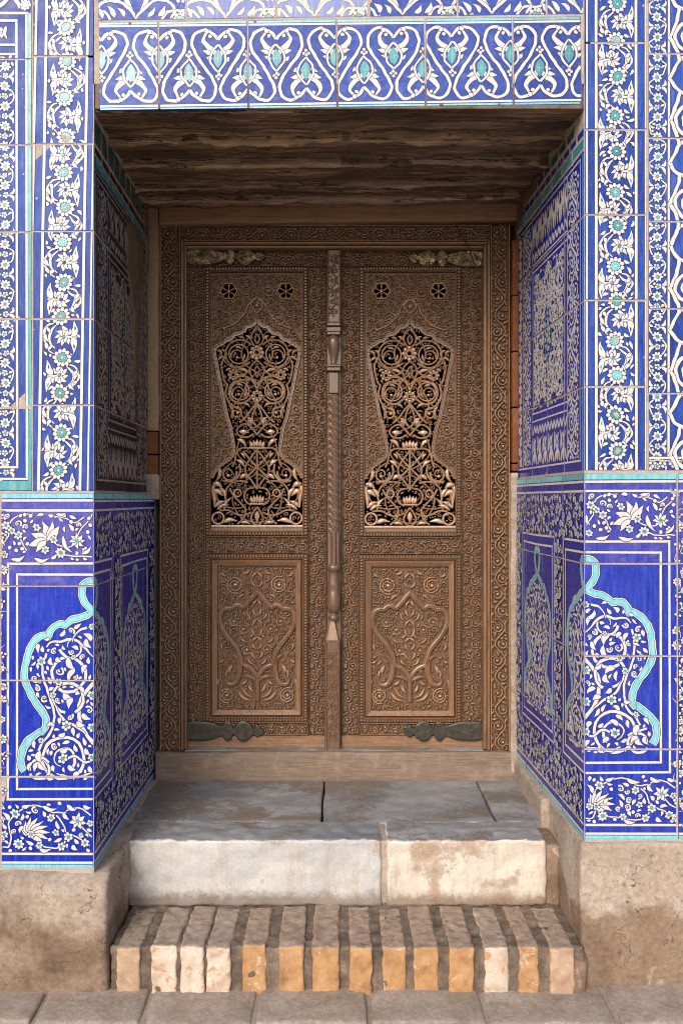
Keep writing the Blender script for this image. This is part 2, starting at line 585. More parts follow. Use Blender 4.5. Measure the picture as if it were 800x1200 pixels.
def pack(pen, inside, box, seed, rmax=5.5, w=2.0, tries=3.0, curls=True, rmin=1.0):
    """fills what is left of a field with curls, leaves and beads that fit between the strokes already there"""
    rnd = random.Random(seed)
    x0, y0, x1, y1 = box
    n = int((x1 - x0) * (y1 - y0) / 10.0 * tries)
    for lim in ((rmax * 0.75, 0.35), (rmax * 0.42, 0.35), (rmin, 0.9)):
        for _ in range(int(n * lim[1])):
            x, y = rnd.uniform(x0, x1), rnd.uniform(y0, y1)
            r = free_radius(pen.occ, inside, x, y, rmax)
            if r < lim[0]:
                continue
            a = rnd.uniform(0, 2 * PI)
            if curls and r > w * 1.45:
                s = rnd.choice((-1, 1))
                rr = r - w * 0.35
                pen.S(spiral((x, y), rr, rr * 0.35, a, s * rnd.uniform(0.95, 1.3), 11), w, wf_tail)
                pen.B((x, y), w * 0.5)
            elif r > w * 0.72:
                # longest free direction
                best = max((free_radius(pen.occ, inside, x + 1.6 * r * math.cos(a + q), y + 1.6 * r * math.sin(a + q), rmax), a + q) for q in (0, 0.8, 1.6, 2.4, 3.2, 4.0, 4.8, 5.6))
                l = r + best[0]
                t = best[1]
                pen.L((x - r * math.cos(t), y - r * math.sin(t)), (x + l * math.cos(t), y + l * math.sin(t)), min(r * 1.7, w * 1.9), rnd.uniform(-0.2, 0.2))
            else:
                pen.B((x, y), r * 0.95)


class Art:
    def __init__(self, white='white_slip', out=0.75):
        self.polys = []
        self.white = white
        self.out = out
        self.k = 0
        self.T = None
        self.occ = None

    def add(self, mat, lay, pts):
        if self.T:
            pts = [self.T(p) for p in pts]
        pts = [(x + 0.55 * math.sin(y * 0.171 + x * 0.043) + 0.35 * math.sin(y * 0.53 + 1.7 + x * 0.11), y + 0.5 * math.sin(x * 0.193 + y * 0.037) + 0.35 * math.sin(x * 0.47 + 0.6 + y * 0.09)) for x, y in pts]
        self.polys.append((mat, 1.5e-4 + self.k * 1.3e-6, pts))

    def stroke(self, P, w, wf=wf_const, mat=None, lay=2, out=None):
        out = self.out if out is None else out
        N = offsets(P)
        n = len(P)
        self.mark(P, w)
        if out > 0:
            self._strip(P, N, [w * wf(i / (n - 1)) / 2 + out for i in range(n)], 'outline', 1)
        self._strip(P, N, [w * wf(i / (n - 1)) / 2 for i in range(n)], mat or self.white, lay)

    def mark(self, P, w):
        if self.occ is not None:
            mark_cells(self.occ, P, w / 2 + 0.5)

    def _strip(self, P, N, W, mat, lay):
        self.k += 1
        for i in range(len(P) - 1):
            (x, y), (x2, y2) = P[i], P[i + 1]
            a, b = W[i], W[i + 1]
            self.add(mat, lay, [(x + N[i][0] * a, y + N[i][1] * a), (x2 + N[i + 1][0] * b, y2 + N[i + 1][1] * b),
                                (x2 - N[i + 1][0] * b, y2 - N[i + 1][1] * b), (x - N[i][0] * a, y - N[i][1] * a)])

    def disc(self, c, r, mat, lay, n=10, ry=None, rot=0.0):
        ry = ry or r
        self.k += 1
        if lay < 3:
            self.mark([c], r * 2)
        ca, sa = math.cos(rot), math.sin(rot)
        self.add(mat, lay, [(c[0] + r * math.cos(2 * PI * k / n) * ca - ry * math.sin(2 * PI * k / n) * sa,
                             c[1] + r * math.cos(2 * PI * k / n) * sa + ry * math.sin(2 * PI * k / n) * ca) for k in range(n)])

    def rect(self, x0, y0, x1, y1, mat, lay=2):
        self.k += 1
        self.add(mat, lay, [(x0, y0), (x1, y0), (x1, y1), (x0, y1)])

    # generic pen
    def S(self, P, w, wf=wf_const):
        self.stroke(P, w, wf)

    def L(self, p0, p1, w, bend=0.15):
        dx, dy = p1[0] - p0[0], p1[1] - p0[1]
        m = ((p0[0] + p1[0]) / 2 - dy * bend, (p0[1] + p1[1]) / 2 + dx * bend)
        self.stroke(catmull([p0, m, p1], 3), w, wf_leaf)

    def B(self, c, r):
        self.disc(c, r + self.out, 'outline', 1, 8)
        self.disc(c, r, self.white, 2, 8)

    def flower(self, c, r, n=8, core=0.35, cmat='turquoise', rot=0.0, eye=False):
        if self.out > 0:
            self.disc(c, r + self.out * 0.6, 'outline', 1, 14)
        for k in range(n):
            a = rot + 2 * PI * k / n
            rm = r * (1 + core) / 2
            self.disc((c[0] + rm * math.cos(a), c[1] + rm * math.sin(a)), r * (1 - core) / 2 * 1.08, self.white, 2, 7,
                      ry=min(rm * math.sin(PI / n) * 0.97, r * 0.5), rot=a)
        self.disc(c, r * core * 1.12, 'outline', 3, 10)
        self.disc(c, r * core, cmat, 4, 10)
        if eye:
            self.disc(c, r * core * 0.22, self.white, 5, 7)
            for k in range(8):
                a = rot + 2 * PI * k / 8
                self.stroke([(c[0] + r * core * 0.35 * math.cos(a), c[1] + r * core * 0.35 * math.sin(a)),
                             (c[0] + r * core * 0.9 * math.cos(a), c[1] + r * core * 0.9 * math.sin(a))], 0.5, mat='teal_dark', lay=5, out=0)

    def lotus(self, c, size, ang, n=5, spread=2.2):
        for k in range(n):
            a = ang + spread * (k / (n - 1) - 0.5)
            l = size * (1.0 - 0.22 * abs(k / (n - 1) - 0.5))
            self.L(c, (c[0] + l * math.cos(a), c[1] + l * math.sin(a)), size * 0.42, 0.0)
        self.disc(c, size * 0.2, 'turquoise', 3, 8)


def clip(pts, x0, y0, x1, y1):
    for axis, lim, sgn in ((0, x0, 1), (0, x1, -1), (1, y0, 1), (1, y1, -1)):
        out = []
        n = len(pts)
        for i in range(n):
            p, q = pts[i], pts[(i + 1) % n]
            dp, dq = (p[axis] - lim) * sgn, (q[axis] - lim) * sgn
            if dp >= 0:
                out.append(p)
            if (dp >= 0) != (dq >= 0):
                f = dp / (dp - dq)
                out.append((p[0] + (q[0] - p[0]) * f, p[1] + (q[1] - p[1]) * f))
        pts = out
        if len(pts) < 3:
            return None
    return pts


RT = random.Random(11)


def blob_poly(c, r, rnd, n=9):
    return [(c[0] + r * rnd.uniform(0.65, 1.2) * math.cos(2 * PI * k / n), c[1] + r * rnd.uniform(0.65, 1.2) * math.sin(2 * PI * k / n)) for k in range(n)]


def make_tiles(parent, face, rects, art, gap=1.5, tilt=0.20, chips=0.35, name='tile', grout='grout'):
    """rects: (x0, y0, x1, y1, base material). Cuts the painted ornament along the tile edges: one object per tile."""
    bb = np.array([(min(p[0] for p in P), min(p[1] for p in P), max(p[0] for p in P), max(p[1] for p in P)) for _, _, P in art.polys]) \
        if art.polys else np.zeros((0, 4))
    made = []
    for (x0, y0, x1, y1, base) in rects:
        g = gap / 2 * RT.uniform(0.7, 1.3)
        x0, y0, x1, y1 = x0 + g, y0 + g, x1 - g, y1 - g
        cx, cy = (x0 + x1) / 2, (y0 + y1) / 2
        mats = [base]
        V, F, MI = [], [], []

        def put(pts, z, mi):
            i0 = len(V)
            for (x, y) in pts:
                V.append(((x - cx) * face.s, (cy - y) * face.s, z))
            F.append(tuple(range(i0, i0 + len(pts))))
            MI.append(mi)

        b = 0.28
        jit = [(RT.uniform(-0.25, 0.25), RT.uniform(-0.25, 0.25)) for _ in range(4)]
        outer = [(x0, y1), (x1, y1), (x1, y0), (x0, y0)]
        outer = [(p[0] + j[0], p[1] + j[1]) for p, j in zip(outer, jit)]
        inner = [(x0 + b, y1 - b), (x1 - b, y1 - b), (x1 - b, y0 + b), (x0 + b, y0 + b)]
        inner = [(p[0] + j[0], p[1] + j[1]) for p, j in zip(inner, jit)]
        for ringp, z in ((inner, 0.0), (outer, -0.0009), (outer, -0.011)):
            for (x, y) in ringp:
                V.append(((x - cx) * face.s, (cy - y) * face.s, z))
        F.append((0, 1, 2, 3))
        MI.append(0)
        for lv in (0, 4):
            for i in range(4):
                j = (i + 1) % 4
                F.append((lv + i, lv + 4 + i, lv + 4 + j, lv + j))
                MI.append(0)
        F.append((11, 10, 9, 8))
        MI.append(0)
        ix0, iy0, ix1, iy1 = x0 + b + 0.2, y0 + b + 0.2, x1 - b - 0.2, y1 - b - 0.2
        sel = np.nonzero((bb[:, 0] < ix1) & (bb[:, 2] > ix0) & (bb[:, 1] < iy1) & (bb[:, 3] > iy0))[0] if len(bb) else []
        for i in sel:
            m, z, P = art.polys[i]
            if not (bb[i, 0] >= ix0 and bb[i, 2] <= ix1 and bb[i, 1] >= iy0 and bb[i, 3] <= iy1):
                P = clip(P, ix0, iy0, ix1, iy1)
                if not P:
                    continue
            if m not in mats:
                mats.append(m)
            put(P, z, mats.index(m))
        # chipped glaze, mostly along the joints
        for _ in range(int((x1 - x0 + y1 - y0) / 60 * chips * RT.uniform(0.5, 2.2) + RT.random() * chips)):
            if RT.random() < 0.7:
                ex = RT.uniform(x0, x1)
                c = (ex, RT.choice([y0 + 1, y1 - 1])) if RT.random() < 0.6 else (RT.choice([x0 + 1, x1 - 1]), RT.uniform(y0, y1))
                r = RT.uniform(1.0, 2.9)
            else:
                c = (RT.uniform(x0 + 3, x1 - 3), RT.uniform(y0 + 3, y1 - 3))
                r = RT.uniform(0.8, 1.9)
            P = clip(blob_poly(c, r, RT), ix0, iy0, ix1, iy1)
            if P:
                if grout not in mats:
                    mats.append(grout)
                put(P, 0.0009 + 0.00001 * len(F) % 0.0003, mats.index(grout))
        me = mesh(name, V, F, mats, MI)
        u, v = face.uv(cx, cy)
        R = Matrix.Rotation(math.radians(RT.uniform(-tilt, tilt)), 4, 'X') @ Matrix.Rotation(math.radians(RT.uniform(-tilt, tilt)), 4, 'Y')
        o = link(name, me, face.M @ Matrix.Translation((u, v, RT.uniform(-0.0002, 0.0004))) @ R, parent)
        made.append(o)
    return made


# ------------------------------------------------------------------ carved relief (ridges standing on a ground)
class Relief:
    def __init__(self, face, n0=0.0, h=0.008):
        self.f, self.n0, self.h = face, n0, h
        self.V, self.F, self.MI = [], [], []
        self.mi = 0
        self.T = None
        self.q = 1.0
        self.occ = None
        self.worn = None

    def vert(self, x, y, n):
        if self.T:
            x, y = self.T((x, y))
        u, v = self.f.uv(x, y)
        self.V.append((u, v, n))
        return len(self.V) - 1

    def face(self, *idx):
        self.F.append(tuple(idx))
        self.MI.append(self.mi)

    def ridge(self, P, w, wf=wf_const, h=None, prof=None, n0=None, skirt=None):
        h = self.h if h is None else h
        n0 = self.n0 if n0 is None else n0
        prof = prof or ((-0.5, 0), (-0.30, 0.8), (0, 1), (0.30, 0.8), (0.5, 0))
        if skirt:
            prof = ((prof[0][0], -skirt / h),) + tuple(prof) + ((prof[-1][0], -skirt / h),)
        N = offsets(P)
        n = len(P)
        if self.occ is not None:
            mark_cells(self.occ, P, w / 2)
        rows = []
        for i, (x, y) in enumerate(P):
            k = wf(i / (n - 1)) * w
            hk = h * min(1.0, 0.45 + 0.55 * wf(i / (n - 1)))
            rows.append([self.vert(x + N[i][0] * o * k, y + N[i][1] * o * k, n0 + (z * hk if z > -0.5 else z * h)) for o, z in prof])
        for i in range(n - 1):
            for j in range(len(prof) - 1):
                crest = prof[j][1] >= 0.5 and prof[j + 1][1] >= 0.5
                self.face(rows[i][j], rows[i][j + 1], rows[i + 1][j + 1], rows[i + 1][j])
                if crest and self.worn is not None:
                    self.MI[-1] = self.worn
        if P[0] != P[-1]:
            self.face(*rows[0])
            self.face(*reversed(rows[-1]))

    def S(self, P, w, wf=wf_const):
        self.ridge(P, w * self.q, wf)

    def L(self, p0, p1, w, bend=0.15):
        dx, dy = p1[0] - p0[0], p1[1] - p0[1]
        m = ((p0[0] + p1[0]) / 2 - dy * bend, (p0[1] + p1[1]) / 2 + dx * bend)
        self.ridge(catmull([p0, m, p1], 3), w * self.q, wf_leaf, prof=((-0.5, 0), (-0.25, 0.62), (0, 1), (0.25, 0.62), (0.5, 0)))

    def B(self, c, r, h=None, n0=None, n=8):
        h = self.h * 1.15 if h is None else h
        n0 = self.n0 if n0 is None else n0
        rows = []
        if self.occ is not None:
            mark_cells(self.occ, [c], r)
        for rr, z in ((1.0, 0.0), (0.85, 0.6), (0.5, 0.92)):
            rows.append([self.vert(c[0] + r * rr * math.cos(2 * PI * k / n), c[1] + r * rr * math.sin(2 * PI * k / n), n0 + z * h) for k in range(n)])
        t = self.vert(c[0], c[1], n0 + h)
        for a, b in ((0, 1), (1, 2)):
            for k in range(n):
                self.face(rows[a][k], rows[a][(k + 1) % n], rows[b][(k + 1) % n], rows[b][k])
        for k in range(n):
            self.face(rows[2][k], rows[2][(k + 1) % n], t)
        if self.worn is not None:
            for k in range(1, 2 * n + 1):
                self.MI[-k] = self.worn

    def box(self, x0, y0, x1, y1, na, nb, bev=0.0, bh=0.0):
        """a board from depth na up to face nb; bev (picture units) chamfers the front edge by bh metres"""
        r0 = [self.vert(x, y, na) for x, y in ((x0, y1), (x1, y1), (x1, y0), (x0, y0))]
        r1 = [self.vert(x, y, nb - bh) for x, y in ((x0, y1), (x1, y1), (x1, y0), (x0, y0))]
        loops = [r0, r1]
        if bev:
            loops.append([self.vert(x, y, nb) for x, y in ((x0 + bev, y1 - bev), (x1 - bev, y1 - bev), (x1 - bev, y0 + bev), (x0 + bev, y0 + bev))])
        for a, b in zip(loops, loops[1:]):
            for i in range(4):
                j = (i + 1) % 4
                self.face(a[i], a[j], b[j], b[i])
        self.face(*loops[-1])
        self.face(*reversed(r0))

    def obj(self, name, mats, parent, smooth=False):
        return link(name, mesh(name, self.V, self.F, mats if isinstance(mats, list) else [mats], self.MI, smooth), self.f.M, parent)


def running_scroll(pen, M, L, hw, per, w, rnd, rich=1, stem_w=1.0):
    """a carved or painted band: a waving stem with a curl, a bead and leaves in every bay. M(t, o) -> picture point"""
    n = max(1, round(L / per))
    per = L / n
    if pen.occ is None:
        pen.occ = set()
    for k in range(n):
        t0, s = k * per, (1 if k % 2 else -1)
        j = lambda a: rnd.uniform(-a, a)
        stem = [(t0 + per * u, -s * hw * 0.60 * math.sin(PI * u)) for u in (0, 0.17, 0.34, 0.5, 0.66, 0.83, 1.0)]
        if stem_w > 0:
            pen.S(catmull([M(*p) for p in stem], 2), w * stem_w)
        c = (t0 + per * (0.52 + j(0.04)), s * hw * (0.34 + j(0.06)))
        r = min(per * 0.40, hw * 0.62)
        sp = spiral((0, 0), r, r * 0.30, -s * PI * (0.75 + j(0.1)), s * (1.35 + j(0.1)), 15)
        pen.S([M(c[0] + p[0], c[1] + p[1]) for p in sp], w * 0.9, wf_tail)
        pen.B(M(*c), w * 0.68)
        if stem_w == 0:
            for u in (-0.34, -0.12, 0.12, 0.34):
                pen.L(M(t0 + per * (0.5 + u * 0.55), -s * hw * 0.30), M(t0 + per * (0.5 + u * 1.25) + j(0.4), -s * hw * (0.98 - abs(u) * 0.25)), w * 0.95, 0.35 * (1 if u > 0 else -1))
        for q in (-1, 1) if stem_w else ():
            pen.L(M(t0 + per * 0.5 + q * per * 0.12, -s * hw * 0.66), M(t0 + per * 0.5 + q * per * 0.42 + j(0.6), -s * hw * 0.97), w * 1.35, 0.25 * q)
    if rich:
        P = [M(0, -hw), M(L, hw)]
        x0, x1 = sorted((P[0][0], P[1][0]))
        y0, y1 = sorted((P[0][1], P[1][1]))
        pack(pen, lambda x, y, m: x0 < x < x1 and y0 < y < y1, (x0, y0, x1, y1), rnd.randint(0, 9999), rmax=w * 1.7, w=w * 0.85, tries=3.6, rmin=w * 0.34)


def arabesque(pen, inside, box, step, w, seed, beads=True):
    """fills a field with curls and leaves"""
    rnd = random.Random(seed)
    x0, y0, x1, y1 = box
    j = 0
    y = y0 + step * 0.45
    while y < y1:
        x = x0 + step * (0.45 if j % 2 else 0.95)
        i = 0
        while x < x1:
            c = (x + rnd.uniform(-0.12, 0.12) * step, y + rnd.uniform(-0.12, 0.12) * step)
            if inside(c[0], c[1], step * 0.40):
                s = 1 if (i + j) % 2 else -1
                a = rnd.uniform(0, 2 * PI)
                r = step * rnd.uniform(0.38, 0.46)
                pen.S(spiral(c, r, r * 0.3, a, s * rnd.uniform(1.0, 1.35), 10), w, wf_tail)
                if beads:
                    pen.B(c, w * 0.55)
                for q in range(2):
                    b = a + PI * (0.7 + q * 0.75) + rnd.uniform(-0.3, 0.3)
                    p0 = (c[0] + r * 0.95 * math.cos(b), c[1] + r * 0.95 * math.sin(b))
                    p1 = (c[0] + r * 1.75 * math.cos(b + s * 0.45), c[1] + r * 1.75 * math.sin(b + s * 0.45))
                    if inside(p1[0], p1[1], w * 0.8):
                        pen.L(p0, p1, w * 1.5, 0.2 * s)
            x += step
            i += 1
        y += step * 0.86
        j += 1


# ------------------------------------------------------------------ rough masonry blocks
def rough_block(x0, x1, y0, y1, z0, z1, mat, amp=0.004, r=0.01, seg=0.03, seed=0, freq=9.0, warp=None, extra=None, maxn=60):
    """a worn block with rounded, uneven edges, as verts and faces in world metres about its own centre"""
    c = Vector(((x0 + x1) / 2, (y0 + y1) / 2, (z0 + z1) / 2))
    h = Vector(((x1 - x0) / 2, (y1 - y0) / 2, (z1 - z0) / 2))
    r = min(r, h.x * 0.9, h.y * 0.9, h.z * 0.9)

    def ticks(hh):
        n = max(2, min(maxn, int(2 * hh / seg)))
        t = [-hh + 2 * hh * k / n for k in range(n + 1)]
        return sorted(set([round(v, 5) for v in t + [-hh + r * 0.35, -hh + r, hh - r, hh - r * 0.35]]))
    tx, ty, tz = ticks(h.x), ticks(h.y), ticks(h.z)
    V, F, idx = [], [], {}
    off = Vector((seed * 7.31, seed * 3.77, seed * 1.93))

    def v(p):
        k = (round(p[0], 5), round(p[1], 5), round(p[2], 5))
        if k not in idx:
            p = Vector(p)
            q = Vector((max(-h.x + r, min(h.x - r, p.x)), max(-h.y + r, min(h.y - r, p.y)), max(-h.z + r, min(h.z - r, p.z))))
            d = p - q
            if d.length > 1e-9:
                m = max(abs(d.x), abs(d.y), abs(d.z))
                p = q + d.normalized() * m
            wv = p + c + off
            nz = mnoise.noise_vector(wv * freq) * amp + mnoise.noise_vector(wv * freq * 3.3) * amp * 0.45
            p = p + nz
            if warp:
                p = warp(p + c) - c
            idx[k] = len(V)
            V.append(tuple(p))
        return idx[k]

    for (ta, tb, mk) in ((tx, ty, lambda a, b, e: (a, b, e * h.z)), (tx, tz, lambda a, b, e: (a, e * h.y, b)), (ty, tz, lambda a, b, e: (e * h.x, a, b))):
        for e in (-1, 1):
            for i in range(len(ta) - 1):
                for j in range(len(tb) - 1):
                    q = [v(mk(ta[i], tb[j], e)), v(mk(ta[i + 1], tb[j], e)), v(mk(ta[i + 1], tb[j + 1], e)), v(mk(ta[i], tb[j + 1], e))]
                    if (e > 0) == (mk is not None and (ta is not tx or tb is not tz)):
                        F.append(tuple(q))
                    else:
                        F.append(tuple(reversed(q)))
    return V, F, c


def block(name, x0, x1, y0, y1, z0, z1, mat, parent=None, **kw):
    V, F, c = rough_block(x0, x1, y0, y1, z0, z1, mat, **kw)
    return link(name, mesh(name, V, F, [mat], smooth=True), Matrix.Translation(c), parent)


def PX(px, dist):
    return (px - CX) * dist / FP


def PZ(py, dist):
    return EYE - (py - HY) * dist / FP

# ================================================================== LARGE STRUCTURE
# ------------------------------------------------------------------ ground and pavement
def quad_box(name, x0, x1, y0, y1, z0, z1, mat, parent=None):
    V = [(x, y, z) for z in (z0, z1) for y in (y0, y1) for x in (x0, x1)]
    F = [(0, 2, 3, 1), (4, 5, 7, 6), (0, 1, 5, 4), (2, 6, 7, 3), (0, 4, 6, 2), (1, 3, 7, 5)]
    return link(name, mesh(name, V, F, [mat]), Matrix.Identity(4), parent)


ground = link('ground', mesh('ground', [(-40, -60, 0), (40, -60, 0), (40, 3, 0), (-40, 3, 0)], [(0, 1, 2, 3)], ['ground_mortar']), Matrix.Identity(4))
ground['kind'] = 'structure'
rp = random.Random(5)
ROWS = [0.045, -0.235, -0.60, -0.98, -1.36, -1.74, -2.12, -2.5]
for r_i in range(len(ROWS) - 1):
    ya, yb = ROWS[r_i + 1], ROWS[r_i]
    if r_i == 0:
        xs = [-1.9, -1.55, -1.25, -0.93, -0.60, -0.255, 0.10, 0.46, 0.86, 1.22, 1.6, 1.95]
    else:
        xs = [-1.9 + 0.36 * k + rp.uniform(-0.05, 0.05) for k in range(11)]
    for xa, xb in zip(xs, xs[1:]):
        dz = rp.uniform(-0.004, 0.006)
        block('paver', xa + 0.006, xb - 0.006, ya + 0.006, yb - 0.006, -0.05, 0.008 + dz, 'paver', ground,
              amp=0.007, r=0.012, seg=0.05, seed=rp.randint(0, 999), freq=7)

# ------------------------------------------------------------------ piers (walls left and right of the doorway)
XL, XR = (110.5 - CX) * S0, (684 - CX) * S0
ZL_D, ZR_D = PZ(577, 3.0), PZ(554, 3.0)
ZTOP = PZ(128, 3.0)


def prism(name, pts, z0, z1, mat, parent):
    n = len(pts)
    V = [(x, y, z0) for x, y in pts] + [(x, y, z1) for x, y in pts]
    F = [tuple(reversed(range(n))), tuple(range(n, 2 * n))] + [(i, (i + 1) % n, n + (i + 1) % n, n + i) for i in range(n)]
    return link(name, mesh(name, V, F, [mat]), Matrix.Identity(4), parent)


pier_l = thing('tiled_pier', 'blue and white tiled wall pier on the left of the doorway', 'wall', (-1.2, 0.3, 0))
pier_r = thing('tiled_pier', 'blue and white tiled wall pier on the right of the doorway', 'wall', (1.2, 0.3, 0))
XLB, XRB, XRD = -0.826, 0.7865, 0.776
prism('wall_core', [(-1.85, 0.0007), (XL - 0.0007, 0.0007), (XL - 0.0007, 1.30), (-1.85, 1.30)], 0.0, ZL_D, 'grout', pier_l)
prism('wall_core', [(-1.85, 0.0007), (XL - 0.0007, 0.0007), (XLB - 0.0012, 1.0), (XLB - 0.0012, 1.30), (-1.85, 1.30)], ZL_D, 3.55, 'grout', pier_l)
prism('wall_core', [(XR + 0.0007, 0.0007), (1.85, 0.0007), (1.85, 1.30), (XRD + 0.0007, 1.30), (XRD + 0.0007, 1.0)], 0.0, ZR_D, 'grout', pier_r)
prism('wall_core', [(XR + 0.0007, 0.0007), (1.85, 0.0007), (1.85, 1.30), (XRB + 0.0012, 1.30), (XRB + 0.0012, 1.0)], ZR_D, 3.55, 'grout', pier_r)

FRONT = frontal(3.0)
REV_L = Face(face_matrix((XL, 0, EYE), (0, 1, 0)), S0, 0, HY)
REV_LU = Face(face_matrix((XL, 0, EYE), (XLB - XL, 1, 0)), S0, 0, HY)
REV_R = Face(face_matrix((XR, 0, EYE), (XR - XRD, -1, 0)), S0, 0, HY)
REV_RU = Face(face_matrix((XR, 0, EYE), (XR - XRB, -1, 0)), S0, 0, HY)


# ------------------------------------------------------------------ painted motifs
def hline(A, x0, x1, y, w, mat=None, lay=2):
    A.rect(x0, y - w / 2 - A.out * 0.6, x1, y + w / 2 + A.out * 0.6, 'outline', 1)
    A.rect(x0, y - w / 2, x1, y + w / 2, mat or A.white, lay)


def vline(A, x, y0, y1, w, mat=None, lay=2):
    A.rect(x - w / 2 - A.out * 0.6, y0, x + w / 2 + A.out * 0.6, y1, 'outline', 1)
    A.rect(x - w / 2, y0, x + w / 2, y1, mat or A.white, lay)


def vine_column(A, cx, ys, s=1, rnd=random.Random(3)):
    """the wide flower vine: large daisies, a lotus between each two, double arcs on one side and leaves on the other"""
    A.occ = set()
    for k, (ya, yb) in enumerate(zip(ys, ys[1:])):
        m, H = (ya + yb) / 2, yb - ya
        x = cx + (1.2 if k % 2 else -1.2)
        s = -s
        j = lambda a=1.0: rnd.uniform(-a, a)
        A.stroke(catmull([(x + s * 6, ya + 7), (x + s * 14, ya + 10), (x + s * 19, ya + 18), (x + s * 19.8 + j(0.5), m + 2), (x + s * 16, yb - 12), (x + s * 8, yb - 5)], 3), 2.8, wf_both)
        A.stroke(catmull([(x + s * 4, ya + 9), (x + s * 10, ya + 15), (x + s * 13.5, m - 2), (x + s * 12 + j(0.5), m + 7), (x + s * 6, m + 13)], 3), 3.0, wf_both)
        A.L((x + s * 19, m - 4), (x + s * 14.5, m + 5), 4.4)
        A.L((x + s * 18.5, m + 6), (x + s * 12, m + 14), 4.4)
        A.L((x + s * 13, ya + 19), (x + s * 17, ya + 13), 4.0)
        A.L((x + s * 9, m + 9), (x + s * 14, m + 16), 4.0)
        lx = x - s * 1
        A.stroke(catmull([(lx - s * 4, m), (lx - s * 11, m + 0.5), (lx - s * 17, m)], 2), 2.4)
        t = rnd.uniform(-0.15, 0.15)
        for a, l, w in ((0, 12.5, 6.0), (0.62, 12.5, 6.0), (-0.62, 12.5, 6.0), (1.25, 11, 5.6), (-1.25, 11, 5.6), (1.9, 8, 4.8), (-1.9, 8, 4.8)):
            dx, dy = s * math.cos(a + t), math.sin(a + t)
            A.L((lx - s * 4, m + dy * 1.2), (lx - s * 4 + dx * l, m + dy * l), w, 0.12)
        A.disc((lx - s * 2, m), 2.3, 'outline', 3, 8)
        A.disc((lx - s * 2, m), 1.6, rnd.choice(['turquoise', 'cobalt_upper']), 4, 8)
        for d in (-1, 1):
            A.stroke(catmull([(lx - s * 11, m + d * 1), (x - s * 16, m + d * 7), (x - s * 16.5 + j(), m + d * 19)], 3), 7.6, wf_leaf)
            A.stroke(catmull([(x - s * 15.6, m + d * 8), (x - s * 16.4, m + d * 11), (x - s * 16.2, m + d * 14)], 2), 1.9, wf_leaf,
                     mat=rnd.choice(['turquoise', 'outline', 'cobalt_upper']), lay=3, out=0)
            A.L((x - s * 9, m + d * 2), (x - s * 10.5, m + d * 9), 3.8)
        A.L((x - s * 2, ya + 11), (x - s * 8, ya + 16), 3.8)
        A.L((x - s * 8, yb - 8), (x - s * 15, yb - 4), 3.6)
    for k, y in enumerate(ys):
        x = cx + (1.2 if k % 2 else -1.2)
        A.flower((x, y), 10.8, 11, 0.52, rnd.choice(['turquoise', 'turquoise', 'turquoise', 'turquoise_pale']), rot=rnd.uniform(0, 1), eye=True)
        if rnd.random() < 0.22:
            A.disc((x + rnd.uniform(-2, 2), y + rnd.uniform(-2, 2)), rnd.uniform(1.6, 3.6), 'grout', 6, 9)
    pack(A, lambda x, y, m: abs(x - cx) < 22.0, (cx - 22, ys[0], cx + 22, ys[-1]), 5, rmax=3.6, w=1.9, tries=1.0, curls=False, rmin=1.3)
    A.occ = None


def vine_narrow(A, cx, y0, y1, per, ph=0.0, rnd=random.Random(8)):
    y = y0 + ph
    s = 1
    A.occ = set()
    while y < y1:
        s = -s
        A.stroke(catmull([(cx + s * 4, y + 3), (cx + s * 9.5, y + per * 0.35), (cx + s * 8, y + per * 0.75), (cx + s * 3, y + per * 0.95)], 3), 1.7)
        A.L((cx + s * 8.5, y + per * 0.4), (cx + s * 4, y + per * 0.52), 2.8)
        for d in (-1, 1):
            A.stroke(catmull([(cx - s * 4, y + per / 2), (cx - s * 9, y + per / 2 + d * 3), (cx - s * 9.5, y + per / 2 + d * 8.5)], 2), 3.8, wf_leaf)
        A.flower((cx - s * 0.5, y + per / 2), 3.7, 5, 0.42, rot=rnd.random())
        A.flower((cx, y), 6.0, 8, 0.34, rot=rnd.random())
        y += per
    pack(A, lambda x, y, m: abs(x - cx) < 10.8, (cx - 11, y0, cx + 11, y1), 6, rmax=2.6, w=1.6, tries=0.6, curls=False, rmin=1.2)
    A.occ = None


def ogee_field(A, xl, y0, y1, per, ph, n=2, sg=1):
    """large pointed lattice of white lines; its left-hand points touch xl"""
    k = int((y0 - ph) / per) - 1
    while ph + k * per < y1 + per:
        yc = ph + k * per
        for m in range(n):
            for q in (1, -1):
                X = lambda x: xl + sg * (44 * m + (x if q > 0 else 44 - x))
                for P, w in (([(0, 0), (6, -12), (10, -20), (17, -25), (22, -26)], 4.1), ([(0, 1), (5, 10), (11, 15), (18, 18), (22, 18.5)], 4.1), ([(10, -20), (9, -28), (4, -41), (0, -48)], 4.1), ([(11, 16), (9, 26), (4, 40), (0, 49)], 4.1),
                             ([(22, 31), (13, 35), (7, 43), (6, 50), (8, 57), (14, 64), (22, 67)], 4.1), ([(22, 39), (15, 44), (14, 50), (16, 56), (22, 60)], 2.4)):
                    A.stroke(catmull([(X(x), yc + y) for x, y in P], 4), w)
            A.flower((xl + sg * (44 * m + 22), yc + 49.5), 5, 6, 0.4)
        k += 1


